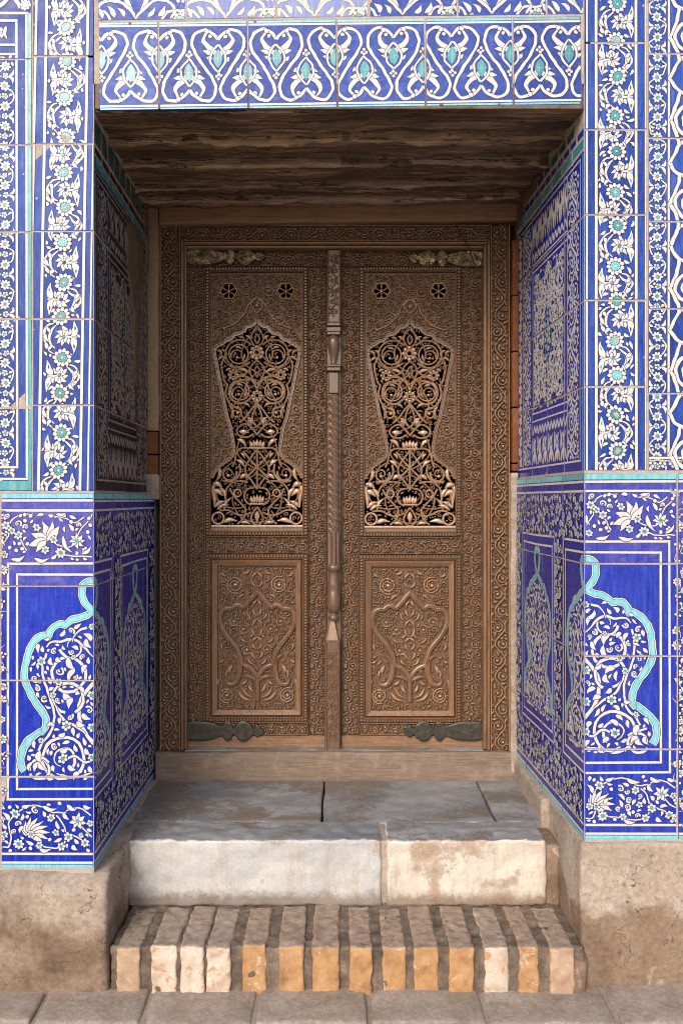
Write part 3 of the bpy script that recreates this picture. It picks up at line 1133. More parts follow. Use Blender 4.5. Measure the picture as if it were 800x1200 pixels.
def random_floral(A, x0, y0, x1, y1, seed, step=13.0, cm='turquoise'):
    rnd = random.Random(seed)
    y = y0 + step * 0.5
    j = 0
    while y < y1:
        x = x0 + step * (0.5 + 0.5 * (j % 2))
        while x < x1:
            c = (x + rnd.uniform(-3, 3), y + rnd.uniform(-3, 3))
            q = rnd.random()
            if q < 0.42:
                A.flower(c, rnd.uniform(3.6, 5.6), rnd.choice([5, 6, 8]), 0.36, cm, rnd.random())
            elif q < 0.75:
                a = rnd.uniform(0, 2 * PI)
                for d in (-0.8, 0, 0.8):
                    A.L(c, (c[0] + 7 * math.cos(a + d), c[1] + 7 * math.sin(a + d)), 3.4)
            else:
                A.B(c, 1.8)
                A.B((c[0] + 4, c[1] + 2), 1.5)
                A.B((c[0] + 1, c[1] + 5), 1.5)
            a = rnd.uniform(0, 2 * PI)
            A.stroke(catmull([c, (c[0] + step * 0.5 * math.cos(a), c[1] + step * 0.5 * math.sin(a)), (c[0] + step * 0.9 * math.cos(a + 0.7), c[1] + step * 0.9 * math.sin(a + 0.7))], 3), 1.4, wf_tail, out=0.4)
            x += step
        y += step * 0.9
        j += 1


def floral_top(A):
    """x 0..110, y 600..657"""
    A.occ = set()
    for st in ([(2, 640), (10, 628), (13, 612), (24, 603), (40, 603)], [(14, 621), (24, 632), (32, 646)], [(60, 634), (72, 640), (84, 640), (91, 635)],
               [(91, 634), (95, 620), (103, 612), (108, 603)], [(72, 648), (88, 652), (108, 652)], [(64, 606), (76, 607), (88, 612), (98, 606)]):
        A.stroke(catmull(st, 3), 1.5, out=0.5)
    for p, w in (((50.5, 611), 9), ((61.5, 611), 8), ((69.5, 617), 9), ((37, 626), 10), ((35, 640), 10), ((43, 647), 7)):
        A.L((55.6, 633), p, w, 0.06)
        A.stroke([((55.6 + p[0]) / 2, (633 + p[1]) / 2), p], 1.2, wf_leaf, mat='cobalt_violet', lay=3, out=0)
    for x, y, r, n in ((71, 648, 6.2, 8), (43, 618, 4.6, 6), (64, 633, 4.8, 6), (54, 644, 4.8, 6), (7.6, 616, 5.2, 6), (14.5, 621.5, 4.4, 5), (21.5, 627, 5.2, 6), (100, 646, 4.6, 6), (6, 650, 4.5, 6)):
        A.flower((x, y), r, n, 0.34, rot=x)
    for k in range(8):
        a = 2 * PI * k / 8
        A.L((91, 634), (91 + 9.5 * math.cos(a), 634 + 9.5 * math.sin(a)), 4.4, 0.05)
    A.disc((91, 634), 2.4, 'turquoise', 4, 8)
    for x, y in ((25, 604), (30, 610), (37, 605), (23, 637), (27, 643), (20, 645), (33, 638), (76, 604), (83, 611), (104, 608), (106, 616), (104, 624), (30, 603), (12, 641)):
        A.B((x, y), 2.3)
    for p, q, w in (((75, 628), (84, 647), 5), ((40, 654), (58, 655), 4.5), ((60, 655), (66, 649), 4), ((14, 655), (30, 652), 4.5), ((86, 622), (80, 614), 4.5), ((96, 650), (106, 640), 4), ((2, 628), (6, 640), 4.5), ((66, 603), (78, 601), 3.6)):
        A.L(p, q, w)
    pack(A, lambda x, y, m: 1 < x < 109 and 601 < y < 657, (1, 601, 109, 657), 9, rmax=5.0, w=2.3, tries=0.6, rmin=1.6)
    A.occ = None


def floral_low(A, lx=40.0):
    """x 0..110, y 940..998"""
    A.occ = set()
    for st in ([(0, 992), (10, 992), (14, 980), (10, 966), (16, 955)], [(18, 953), (34, 945), (50, 945), (62, 952), (78, 952)], [(lx + 8, 990), (60, 994), (72, 992), (78, 980), (74, 964), (66, 956)],
               [(92, 962), (100, 974), (108, 980)], [(78, 950), (92, 946), (108, 956)], [(84, 978), (96, 984), (106, 990)]):
        A.stroke(catmull(st, 3), 1.6, out=0.5)
    for a, l in ((-2.3, 15), (-1.95, 19), (-1.6, 22), (-1.25, 23), (-0.9, 23), (-0.55, 24), (-0.2, 23), (0.15, 20), (0.6, 15)):
        A.L((lx - 3, 980), (lx - 3 + l * math.cos(a), 980 + l * math.sin(a)), 5.6, -0.14)
    A.flower((lx - 3, 978), 4.6, 6, 0.4)
    for x, y, r, n in ((18, 953, 5.5, 6), (22, 989, 6.2, 8), (60, 958, 5, 6), (72, 992, 5, 6), (80, 980, 5.5, 6), (46, 990, 4.4, 6), (6, 978, 4.6, 6), (100, 988, 5, 6), (106, 965, 4, 5), (66, 976, 4, 5)):
        A.flower((x, y), r, n, 0.34, rot=x)
    for k in range(7):
        a = 2 * PI * k / 7 + 0.3
        A.L((92, 962), (92 + 10 * math.cos(a), 962 + 10 * math.sin(a)), 4.8, 0.05)
    A.disc((92, 962), 2.4, 'turquoise', 4, 8)
    for p, q, w in (((50, 944), (66, 948), 5), ((78, 943), (90, 948), 5), ((74, 952), (82, 960), 4.5), ((10, 962), (4, 952), 5), ((26, 945), (36, 943), 4.5), ((46, 994), (60, 996), 4.5), ((85, 990), (92, 996), 5), ((98, 944), (107, 947), 4.5), ((28, 968), (24, 976), 4.5)):
        A.L(p, q, w)
    for x, y in ((12, 946), (32, 957), (70, 942), (87, 972), (104, 996), (58, 984), (36, 994), (12, 996)):
        A.B((x, y), 2.2)
    pack(A, lambda x, y, m: 1 < x < 109 and 941 < y < 998, (1, 941, 109, 998), 10, rmax=5.0, w=2.3, tries=0.6, rmin=1.6)
    A.occ = None


RIBBON = [(0, 681), (8, 681), (13.5, 686), (14, 694), (11.5, 704), (6, 712), (3, 716)]
RIBBON_SEG = [[(0, 714), (9, 720.5), (19, 724), (27, 727), (33.5, 733)], [(33.5, 733), (39, 731), (46, 733.5), (51, 739), (53.5, 746)],
              [(53.5, 746), (61, 745), (70, 752), (77, 765), (81, 781), (81, 796), (78, 806), (73, 816), (65, 827), (59, 837), (56.5, 846), (57, 853), (61, 858)],
              [(61, 858), (64, 858), (75, 866), (83, 877), (86, 888), (85, 897), (81, 903)]]
RIBBON2 = [RIBBON_SEG[0][0]] + [p for s_ in RIBBON_SEG for p in catmull(s_, 3)[1:]]


def ribbon_a(y):
    for (a0, y0), (a1, y1) in zip(RIBBON2, RIBBON2[1:]):
        if min(y0, y1) <= y <= max(y0, y1) and y0 != y1:
            return a0 + (a1 - a0) * (y - y0) / (y1 - y0)
    return 0.0 if y < 740 else 82.0


def niche(A, f, wr=5.6, detail=True, we=1.6):
    """half of the lobed niche: ribbon of turquoise between white lines, scrolls inside. f(a, y): a = distance from the niche's axis"""
    for R in (RIBBON2, RIBBON):
        P = [f(a, y) for a, y in (catmull(R, 3) if R is RIBBON else R)]
        top = 1 if R is RIBBON else 0
        A.stroke(P, wr + 2 * we + 1.4, mat='outline', lay=2.2 + top * 2, out=0)
        A.stroke(P, wr + 2 * we, mat=A.white, lay=2.6 + top * 2, out=0)
        A.stroke(P, wr + 0.9, mat='outline', lay=3.0 + top * 2, out=0)
        A.stroke(P, wr, mat='turquoise_pale', lay=3.4 + top * 2, out=0)
    if not detail:
        return
    A.occ = set()
    # scrolls
    def sp(a, y, r0, r1, a0, t, w=3.0, wf=wf_tail):
        A.stroke([f(*p) for p in spiral((a, y), r0, r1, a0, t)], w, wf)

    def st(P, w=3.0, wf=wf_const):
        A.stroke([f(*p) for p in catmull(P, 4)], w, wf)

    def lf(p, q, w=4.5, b=0.2):
        A.L(f(*p), f(*q), w, b)
    st([(0, 872), (8, 862), (16, 846), (18, 828), (10, 812), (0, 800)], 4.2)
    sp(36, 888, 25, 24, 0.2, 1.0, 3.4, wf_const)
    sp(36, 889, 15, 9, 2.2, 0.85, 3.6)
    sp(30, 790, 21, 19, 1.0, 0.95, 3.4, wf_const)
    sp(31, 818, 19, 17, 2.0, 0.9, 3.2, wf_const)
    sp(64, 901, 12.5, 11, 0.5, 0.95, 3.0, wf_const)
    sp(26, 758, 15, 5, 0.2, 1.0, 3.2)
    st([(0, 770), (7, 764), (14, 756), (24, 749), (38, 752), (50, 752), (56, 758)], 3.0, wf_both)
    st([(8, 735), (16, 738), (22, 744), (26, 752)], 3.0, wf_tail)
    st([(56, 765), (60, 780), (58, 800), (50, 822), (47, 840), (50, 858), (60, 870), (66, 880)], 2.6)
    st([(10, 860), (20, 852), (32, 846), (40, 838), (46, 826)], 3.2, wf_both)
    st([(0, 890), (10, 893), (22, 886), (31, 890)], 2.6)
    st([(0, 905), (14, 909), (30, 911), (44, 906)], 3.0, wf_both)
    st([(52, 893), (62, 888), (74, 884)], 2.6)
    for p, q, w in (((30, 770), (22, 784), 7), ((22, 784), (30, 800), 6), ((10, 748), (4, 760), 6), ((4, 752), (12, 742), 6), ((40, 745), (34, 738), 5), ((52, 770), (47, 780), 5), ((60, 775), (66, 785), 5),
                    ((36, 812), (24, 818), 7), ((24, 818), (30, 830), 6), ((14, 836), (4, 842), 6), ((20, 846), (10, 850), 6), ((64, 880), (62, 894), 7), ((62, 894), (70, 904), 6), ((64, 894), (56, 903), 5),
                    ((18, 905), (24, 914), 6), ((30, 897), (22, 902), 6), ((40, 880), (30, 876), 6), ((56, 908), (48, 913), 5), ((72, 893), (76, 903), 5), ((8, 780), (14, 790), 5), ((44, 770), (38, 776), 5), ((12, 812), (20, 806), 5),
                    ((6, 898), (2, 906), 5), ((46, 850), (56, 852), 4), ((42, 862), (34, 858), 5), ((10, 876), (4, 884), 5)):
        lf(p, q, w)
    for a, y, r in ((32, 850, 6), (36, 889, 6), (62, 775, 5.5), (2, 815, 5.5), (2, 852, 5.5), (2, 888, 5), (42, 800, 4.5), (2, 735, 4), (62, 868, 3.5), (24, 770, 3), (48, 815, 4)):
        A.flower(f(a, y), r, 6, 0.38, rot=a)
    (fx0, fy0), (fx1, fy1) = f(0, 0), f(1, 1)
    kx, ky = fx1 - fx0, fy1 - fy0
    ins = lambda x, y, m: 0.5 < (x - fx0) / kx < ribbon_a((y - fy0) / ky) - 5.5 and 728 < (y - fy0) / ky < 915
    xs_ = sorted((f(1, 0)[0], f(80, 0)[0]))
    pack(A, ins, (xs_[0], f(0, 728)[1], xs_[1], f(0, 915)[1]), 17, rmax=6.0, w=2.4, tries=0.75, rmin=1.7)
    A.occ = None


def dado_lines(A, x0, x1, Y, extra_top=True):
    A.rect(x0, Y(577.5), x1, Y(584.3), 'turquoise_pale', 2)
    hline(A, x0, x1, Y(587), 2.8)
    hline(A, x0, x1, Y(598.5), 2.8)
    hline(A, x0, x1, Y(1000.5), 2.8)
    hline(A, x0, x1, Y(1010.8), 2.6)
    A.rect(x0, Y(1013), x1, Y(1018.5), 'turquoise_pale', 2)


def dado_frame(A, f, amax, y_in=(673, 925), y_out=(660, 937)):
    """two white frame lines round a niche half; amax: distance of the inner upright from the niche axis"""
    for a, (ya, yb) in ((amax, y_in), (amax + 10.5, y_out)):
        for y in (ya, yb):
            (x0, yy), (x1, _) = f(0, y), f(a + 1.35, y)
            hline(A, min(x0, x1), max(x0, x1), yy, 2.7)
        x, y0 = f(a, ya)
        vline(A, x, y0, f(a, yb)[1], 2.7, lay=2.3)


# ------------------------------------------------------------------ left pier, front face
A = Art()
ROW_L = [577, 687, 797.5, 910, 1018.5]
dado_lines(A, -160, 111, lambda y: y)
fl = lambda a, y: (110.5 - a, y)
dado_frame(A, fl, 90.5)
niche(A, fl)
f2 = lambda a, y: (-140 + a, y)
dado_frame(A, f2, 96)
niche(A, f2)
floral_top(A)
floral_low(A, 40)
random_floral(A, -26, 600, 6, 995, 21, 11)
random_floral(A, -150, 602, -30, 656, 22, 12)
random_floral(A, -150, 942, -30, 996, 23, 12)
rects = []
for i, (a, b) in enumerate(zip(ROW_L, ROW_L[1:])):
    for x0, x1 in ((1, 110.5), (-109, 1), (-219, -109)):
        rects.append((x0, a, x1, b, 'cobalt_violet' if i == 0 else 'cobalt_deep'))
make_tiles(pier_l, FRONT, rects, A, gap=1.7, chips=0.12)

A = Art()
A.T = lambda p: (p[0] - (p[1] - 60) * 0.0165, p[1])
ys = [-54, -10, 32, 72, 114, 160, 202, 243.5, 284, 330.6, 370.6, 419.5, 461, 506.7, 550.6, 596]
vine_column(A, 78.3, ys, 1)
for x, w in ((41.7, 2.6), (53.8, 3.2), (102.6, 3.2), (111.6, 2.0)):
    vline(A, x, -80, 580, w)
A.rect(113, -80, 125, 580, 'cobalt_upper', 2)
JL = [-36, 66, 169, 271, 374, 475, 576]
make_tiles(pier_l, FRONT, [(38.2, a, 110.5, b, 'cobalt_upper') for a, b in zip(JL, JL[1:])], A, gap=1.7, chips=0.9)

A = Art()
vine_narrow(A, 6.5, 66, 546, 23.2, 12)
vline(A, 20.5, 24, 549, 2.6)
vline(A, 31.6, 15, 562, 2.6)
vline(A, 36, 15, 575, 4.6, 'turquoise')
vline(A, -7.5, 66, 549, 2.6)
hline(A, -110, 33, 15.5, 2.8)
hline(A, -110, 21.7, 24.5, 2.6)
hline(A, -110, 20, 52.5, 2.6)
hline(A, -110, 20, 63.5, 2.6)
hline(A, -110, 21.7, 548, 2.6)
hline(A, -110, 33, 561, 2.6)
A.rect(-110, 563.5, 33.5, 574.5, 'turquoise', 2)
for k in range(9):
    A.flower((2 - k * 12, 38), 6, 8, 0.34)
    A.L((8 - k * 12, 30), (8 - k * 12, 46), 4)
A.stroke(catmull([(-30, 12), (-10, 10), (6, 2), (14, -14), (10, -30)], 4), 4.5)
A.stroke(catmull([(0, -30), (14, -8), (24, 10)], 4), 4.0)
A.flower((30, 6), 6.5, 8, 0.5)
ogee_field(A, -9, 66, 545, 98, 92, 2, -1)
JN = [-32, 69.5, 170, 272, 374, 478, 576]
make_tiles(pier_l, FRONT, [(x0, a, x1, b, 'cobalt_upper') for a, b in zip(JN, JN[1:]) for x0, x1 in ((-40, 38.2), (-120, -40))], A, gap=1.6, chips=0.9)

# ------------------------------------------------------------------ right pier, front face
A = Art()
KR = 430.5 / 441.5
YR = lambda y: 554 + (y - 577) * KR
ROW_R = [554, 660.5, 769, 878, 984.5]
dado_lines(A, 684, 960, YR)
fr = lambda a, y: (684 + a * 0.985, YR(y))
dado_frame(A, fr, 91)
niche(A, fr)
f2 = lambda a, y: (928 - a, YR(y))
dado_frame(A, f2, 96)
niche(A, f2)
A.T = lambda p: (684 + p[0] * 0.985, YR(p[1]))
floral_top(A)
floral_low(A, 17)
A.T = None
random_floral(A, 788, 575, 818, 968, 31, 11)
random_floral(A, 820, 577, 940, 630, 32, 12)
random_floral(A, 820, 910, 940, 964, 33, 12)
rects = []
for i, (a, b) in enumerate(zip(ROW_R, ROW_R[1:])):
    for x0, x1 in ((684, 793), (793, 901), (901, 1009)):
        rects.append((x0, a, x1, b, 'cobalt_violet' if i == 0 else 'cobalt_dado_right'))
make_tiles(pier_r, FRONT, rects, A, gap=1.6, chips=0.12)

A = Art()
ys = [-38, 4, 48, 90, 136, 177, 225, 265, 312, 352, 399, 440, 486, 528, 574]
vine_column(A, 721.3, ys, -1)
for x, w in ((687.3, 2.3), (698.3, 3.2), (744.6, 3.2), (756, 2.2)):
    vline(A, x, -80, 560, w)
JR = [-50, 50.5, 152, 252, 352, 453.5, 552]
make_tiles(pier_r, FRONT, [(684, a, 757.5, b, 'cobalt_upper') for a, b in zip(JR, JR[1:])], A, gap=1.6, chips=0.9)

A = Art()
vine_narrow(A, 769.5, -60, 536, 23.4, 10)
vline(A, 782.3, -80, 537, 2.6)
hline(A, 758, 900, 536.5, 2.8)
for k in range(14):
    x = 764 + k * 11.5
    A.stroke(catmull([(x - 5.5, 539), (x, 540.5), (x + 5.5, 539)], 3), 1.4, out=0.3)
    for d in (-2.6, 2.6):
        A.B((x + d, 543), 1.9)
    A.B((x, 546.5), 1.9)
ogee_field(A, 784.5, -80, 535, 98, 92, 3)
JN = [-37, 63, 162, 260, 362, 461, 552]
A.polys = [p for p in A.polys if not (p[2][0][0] > 784 and 536 > p[2][0][1] > 533.5) or p[0] == A.white]
make_tiles(pier_r, FRONT, [(x0, a, x1, b, 'cobalt_upper') for a, b in zip(JN, JN[1:]) for x0, x1 in ((758.5, 836), (836, 914))], A, gap=1.6, chips=0.8)


# ------------------------------------------------------------------ reveals: dado
def reveal_dado(sg, Y):
    A = Art('white_reveal')
    x0, x1 = min(0, sg * 360), max(0, sg * 360)
    dado_lines(A, x0, x1, Y)
    for c, h in ((0, 1), (215, -1), (215, 1)):
        f = lambda a, y, c=c, h=h: (sg * (c + h * a * 0.84), Y(y))
        dado_frame(A, f, 92)
        niche(A, f, wr=5.2)
    random_floral(A, x0, Y(601), x1, Y(656), 41, 12)
    random_floral(A, x0, Y(941), x1, Y(997), 42, 12)
    for c in (107, 323):
        random_floral(A, min(sg * (c - 17), sg * (c + 17)), Y(662), max(sg * (c - 17), sg * (c + 17)), Y(935), 43 + c, 11)
    return A


A = reveal_dado(1, lambda y: y)
PL = [0.6, 93, 187, 272, 352]
make_tiles(pier_l, REV_L, [(p, a, q, b, 'cobalt_reveal') for a, b in zip(ROW_L, ROW_L[1:]) for p, q in zip(PL, PL[1:])], A, gap=1.4, chips=0.15)
A = reveal_dado(-1, YR)
PR = [0.6, 90, 187, 278, 350]
make_tiles(pier_r, REV_R, [(-q, a, -p, b, 'cobalt_reveal') for a, b in zip(ROW_R, ROW_R[1:]) for p, q in zip(PR, PR[1:])], A, gap=1.4, chips=0.15)


# ------------------------------------------------------------------ reveals: upper panels
def reveal_upper(sg, dy, seed, white='white_reveal', base='cobalt_reveal'):
    """dense arabesque panel with frames. dy shifts it down"""
    A = Art(white, 0.0)
    A.occ = set()
    X = lambda p: sg * p

    def R(p0, y0, p1, y1, mat, lay=2):
        A.rect(min(X(p0), X(p1)), y0 + dy, max(X(p0), X(p1)), y1 + dy, mat, lay)

    def HL(p0, p1, y, w=2.2):
        R(p0, y - w / 2, p1, y + w / 2, A.white)

    def VL(p, y0, y1, w=2.2):
        R(p - w / 2, y0, p + w / 2, y1, A.white)
    R(3, 178, 9, 553, 'turquoise')
    for y in (182, 540):
        HL(14, 346, y)
    for p in (16, 72, 256, 312, 342):
        VL(p, 182, 540)
    for y in (248, 259, 463, 474):
        HL(72, 256, y)
    for p in (82, 246):
        VL(p, 262, 460, 1.8)
    # top and bottom palmette rows
    for yb, d in ((247, -1), (477, 1)):
        for k in range(6):
            c = 88 + k * 30.5
            A.stroke(catmull([(X(c - 15), yb + d * 4 + dy), (X(c - 8), yb + d * 14 + dy), (X(c), yb + d * 4 + dy), (X(c + 8), yb + d * 14 + dy), (X(c + 15), yb + d * 4 + dy)], 3), 4.4)
            A.stroke(catmull([(X(c - 12), yb + d * 58 + dy), (X(c - 6), yb + d * 44 + dy), (X(c), yb + d * 56 + dy), (X(c + 6), yb + d * 44 + dy), (X(c + 12), yb + d * 58 + dy)], 3), 4.4)
            for q in (-1, 0, 1):
                A.L((X(c), yb + d * 50 + dy), (X(c + q * 9), yb + d * 20 + dy), 7.5, 0.2 * q)
            A.disc((X(c), yb + d * 34 + dy), 3, 'turquoise', 4, 8)
            A.L((X(c + 15), yb + d * 44 + dy), (X(c + 15), yb + d * 18 + dy), 7.5)
    # upright vines
    for c, hw in ((44, 25), (284, 25), (327, 12)):
        M = lambda t, o, c=c: (X(c + o), 186 + t + dy)
        running_scroll(A, M, 350, hw * 0.92, hw * 1.3, 3.9, random.Random(seed), 2)
        for k in range(8):
            if hw > 20:
                A.flower((X(c), 206 + k * 45 + dy), 7, 8, 0.5, rot=k)
    # medallion
    cx, cy = X(164), 362 + dy
    for q in (-1, 1):
        A.stroke(catmull([(cx, cy - 98), (cx + q * 18, cy - 82), (cx + q * 30, cy - 60), (cx + q * 54, cy - 46), (cx + q * 60, cy), (cx + q * 54, cy + 46), (cx + q * 30, cy + 60), (cx + q * 18, cy + 82), (cx, cy + 98)], 4), 3.0)
        A.stroke(catmull([(cx, cy - 40), (cx + q * 14, cy - 22), (cx + q * 18, cy), (cx + q * 14, cy + 22), (cx, cy + 40)], 4), 3.4, mat='turquoise', lay=3)
    A.flower((cx, cy), 11, 8, 0.45)
    arabesque(A, lambda x, y, m: abs(x - cx) < 78 and abs(y - cy) < 95 and math.hypot((x - cx), (y - cy) * 0.6) > 20, (cx - 80, cy - 97, cx + 80, cy + 97), 14, 3.5, seed)
    pack(A, lambda x, y, m: abs(x - cx) < 80 and abs(y - cy) < 97, (cx - 80, cy - 97, cx + 80, cy + 97), seed, rmax=5, w=3.0, tries=1.6, rmin=1.3)
    for q in (-1, 1):
        for d in (-1, 1):
            R(164 + q * 30 - 12, 362 + d * 88 - 5, 164 + q * 30 + 12, 362 + d * 88 + 5, base, 5)
    # glazed strips above the panel
    R(0, 160, 346, 171, 'turquoise', 2)
    HL(0, 346, 158.5, 1.4)
    HL(0, 346, 173, 1.6)
    return A


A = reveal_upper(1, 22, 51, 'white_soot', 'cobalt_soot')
UP_L = [151.5, 196, 271, 374, 475, 575.5]
UC_L = [1.2, 85, 170, 255, 340]
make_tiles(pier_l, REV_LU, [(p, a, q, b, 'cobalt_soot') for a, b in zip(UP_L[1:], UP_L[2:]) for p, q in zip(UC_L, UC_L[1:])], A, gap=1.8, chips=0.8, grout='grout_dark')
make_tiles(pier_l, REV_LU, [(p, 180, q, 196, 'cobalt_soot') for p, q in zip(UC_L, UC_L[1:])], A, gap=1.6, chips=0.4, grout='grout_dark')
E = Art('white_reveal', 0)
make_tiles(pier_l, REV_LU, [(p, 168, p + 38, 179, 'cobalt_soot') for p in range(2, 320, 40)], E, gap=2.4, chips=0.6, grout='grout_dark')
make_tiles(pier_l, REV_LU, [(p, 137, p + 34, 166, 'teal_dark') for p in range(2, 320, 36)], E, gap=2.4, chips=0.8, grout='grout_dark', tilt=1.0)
A = reveal_upper(-1, 0, 52)
UP_R = [174, 252, 352, 453.5, 552]
UC_R = [1.2, 85, 170, 255, 345]
make_tiles(pier_r, REV_RU, [(-q, a, -p, b, 'cobalt_reveal') for a, b in zip(UP_R, UP_R[1:]) for p, q in zip(UC_R, UC_R[1:])], A, gap=1.8, chips=0.5)
make_tiles(pier_r, REV_RU, [(-p - 46, 159.5, -p, 172, 'turquoise') for p in range(2, 320, 48)], E, gap=2.2, chips=0.5, tilt=0.8)
make_tiles(pier_r, REV_RU, [(-p - 28, 147, -p, 158, 'cobalt_reveal') for p in range(2, 330, 30)], E, gap=3.0, chips=0.8, tilt=1.0)
make_tiles(pier_r, REV_RU, [(-p - 34, 131, -p, 145, 'teal_dark') for p in range(40, 320, 37)], E, gap=3.4, chips=1.4, tilt=1.2, grout='mud_patch')


def smear(name, face, pts, n, mat, parent, seed):
    """an irregular trowelled patch lying on a wall face; pts: outline in picture units, n: thickness"""
    rnd = random.Random(seed)
    P = catmull(pts, 6, True)[:-1]
    P = [(x + rnd.uniform(-1.6, 1.6), y + rnd.uniform(-2.5, 2.5)) for x, y in P]
    cx, cy = sum(p[0] for p in P) / len(P), sum(p[1] for p in P) / len(P)
    V, F = [], []
    for k, z in ((1.0, 0.0), (0.97, n * 0.75), (0.8, n), (0.45, n * 1.15)):
        for (x, y) in P:
            u, v = face.uv(cx + (x - cx) * k, cy + (y - cy) * k)
            V.append((u, v, z + (rnd.uniform(-0.0012, 0.0012) if k < 1 else -0.002)))
    m = len(P)
    for a in range(3):
        for i in range(m):
            j = (i + 1) % m
            F.append((a * m + i, a * m + j, (a + 1) * m + j, (a + 1) * m + i))
    F.append(tuple(range(3 * m, 4 * m)))
    return link(name, mesh(name, V, F, [mat], smooth=True), face.M, parent)


smear('mud_patch', REV_LU, [(190, 205), (235, 190), (282, 196), (290, 260), (276, 340), (262, 420), (240, 400), (232, 330), (205, 290), (185, 250)], 0.006, 'mud_patch', pier_l, 3)
smear('mud_patch', REV_RU, [(-345, 170), (-300, 150), (-250, 140), (-200, 133), (-240, 128), (-345, 128)], 0.012, 'mud_patch', pier_r, 4)
smear('mud_patch', REV_LU, [(330, 150), (345, 200), (348, 300), (340, 250), (322, 190), (300, 150)], 0.01, 'mud_patch', pier_l, 5)

# ------------------------------------------------------------------ tiled lintel band and frieze over the doorway
tilt_M = face_matrix((PX(115, 3.0), 0, PZ(25.5, 3.0)), (1, 0, 0)) @ Matrix.Rotation(math.atan2(7, 563), 4, 'Z')
BAND = Face(tilt_M, S0, 115, 25.5)
lintel = thing('tiled_lintel', 'blue tiled band of white heart scrolls above the doorway', 'wall', (0, 0.1, ZTOP))
quad_box('wall_core', XL - 0.02, XR + 0.02, 0.0007, 1.25, PZ(98, 3), 3.55, 'grout', lintel)
quad_box('wall_core', XL + 0.004, XR - 0.006, 0.0008, 0.0105, PZ(127, 3), PZ(98, 3) - 0.0005, 'grout_dark', lintel)
A = Art(out=0.6)
A.rect(110, 25.5, 690, 29.3, 'turquoise_pale', 2)
hline(A, 110, 690, 31.3, 2.4)
hline(A, 110, 690, 124.3, 2.4)
A.rect(110, 126.6, 690, 130, 'turquoise_pale', 2)
per = 68.4


def heart_leaf(A, c, y, s):
    """leafy palmette of a heart; s = +1 upright (lobes above), -1 inverted"""
    Yv = lambda d: y - s * d
    for q in (-1, 1):
        A.stroke(catmull([(c, Yv(-2)), (c + q * 5, Yv(8)), (c + q * 12, Yv(13)), (c + q * 17, Yv(21)), (c + q * 13, Yv(29))], 4), 5.2, lambda t: 0.55 + 0.6 * math.sin(PI * min(1, t * 1.15)))
        A.B((c + q * 12, Yv(31)), 2.7)
        A.B((c + q * 9, Yv(25.5)), 2.2)
        A.L((c + q * 8, Yv(4)), (c + q * 18, Yv(8)), 5.0, -0.1 * q * s)
        A.L((c + q * 7, Yv(-3)), (c + q * 14, Yv(1)), 5.0)
        A.stroke(catmull([(c, Yv(-16)), (c + q * 8, Yv(-6)), (c + q * 8.5, Yv(4)), (c + q * 3, Yv(13)), (c, Yv(16))], 3), 2.4, lay=3)
    A.add('turquoise', 3.5, [(c, Yv(-11)), (c + 3.6, Yv(-6.5)), (c + 5.6, Yv(-1)), (c + 4, Yv(5.5)), (c, Yv(11)), (c - 4, Yv(5.5)), (c - 5.6, Yv(-1)), (c - 3.6, Yv(-6.5))])
    for k in range(4):
        a = PI / 2 * k
        A.stroke([(c, y), (c + 3.6 * math.cos(a), y + 4.6 * math.sin(a))], 3.4, wf_leaf, lay=5, out=0)
    for p in ((0, -24), (-2.6, -20.5), (2.6, -20.5), (0, -18.5)):
        A.B((c + p[0], Yv(p[1])), 1.9)


for k in range(-1, 10):
    c = 187.0 + (k - 1) * per - 0.3
    for q in (-1, 1):
        A.stroke(catmull([(c, 48), (c + q * 6, 41), (c + q * 15, 37), (c + q * 26, 41), (c + q * 30.5, 53), (c + q * 25, 67), (c + q * 14, 83), (c + q * 5, 98), (c + q * 3, 109), (c + q * 9, 118.5), (c + q * 19, 119), (c + q * 28, 114), (c + q * 34.2, 106.5)], 4), 3.5)
    heart_leaf(A, c, 70, 1)
    heart_leaf(A, c + per / 2, 86, -1)
BX = [115, 185.6, 290, 394, 497.5, 600, 680.5]
make_tiles(lintel, BAND, [(a, 25.5, b, 130, 'cobalt_lintel') for a, b in zip(BX, BX[1:])], A, gap=1.5, chips=0.5, grout='grout_dark')

# frieze of large scrolls above the band
Aw = Art('white_slip', 0.6)
Af = Art('white_faded', 0.3)
for AA, off in ((Aw, 0), (Af, 0)):
    for k in range(-1, 7):
        c = 160 + k * 104
        for q in (-1, 1):
            AA.stroke(catmull([(c, 22), (c + q * 10, 5), (c + q * 12, -15), (c + q * 4, -40)], 4), 5.4, wf_both)
            AA.stroke(catmull([(c + q * 2, 18), (c + q * 20, 2), (c + q * 40, 4), (c + q * 50, 20)], 4), 3.4)
            AA.stroke(catmull([(c + q * 50, 4), (c + q * 40, -12), (c + q * 22, -10), (c + q * 16, -26)], 4), 3.4)
            AA.stroke(catmull([(c + q * 52, 14), (c + q * 38, 14), (c + q * 30, 24)], 4), 3)
            AA.L((c + q * 26, 20), (c + q * 34, 8), 6)
            AA.L((c + q * 14, 20), (c + q * 22, 10), 5)
            AA.L((c + q * 40, 22), (c + q * 46, 10), 5)
            AA.L((c + q * 20, -2), (c + q * 32, -8), 5)
        AA.flower((c + 52, 24), 9, 8, 0.5)
        AA.flower((c + 26, -18), 7, 8, 0.5)
FX = [115, 218, 324, 432, 536, 640, 684]
for i, (a, b) in enumerate(zip(FX, FX[1:])):
    faded = i in (1, 2)
    make_tiles(lintel, BAND, [(a, -85, b, 24.5, 'cobalt_faded' if faded else 'cobalt_lintel')], Af if faded else Aw, gap=1.8, chips=0.8)

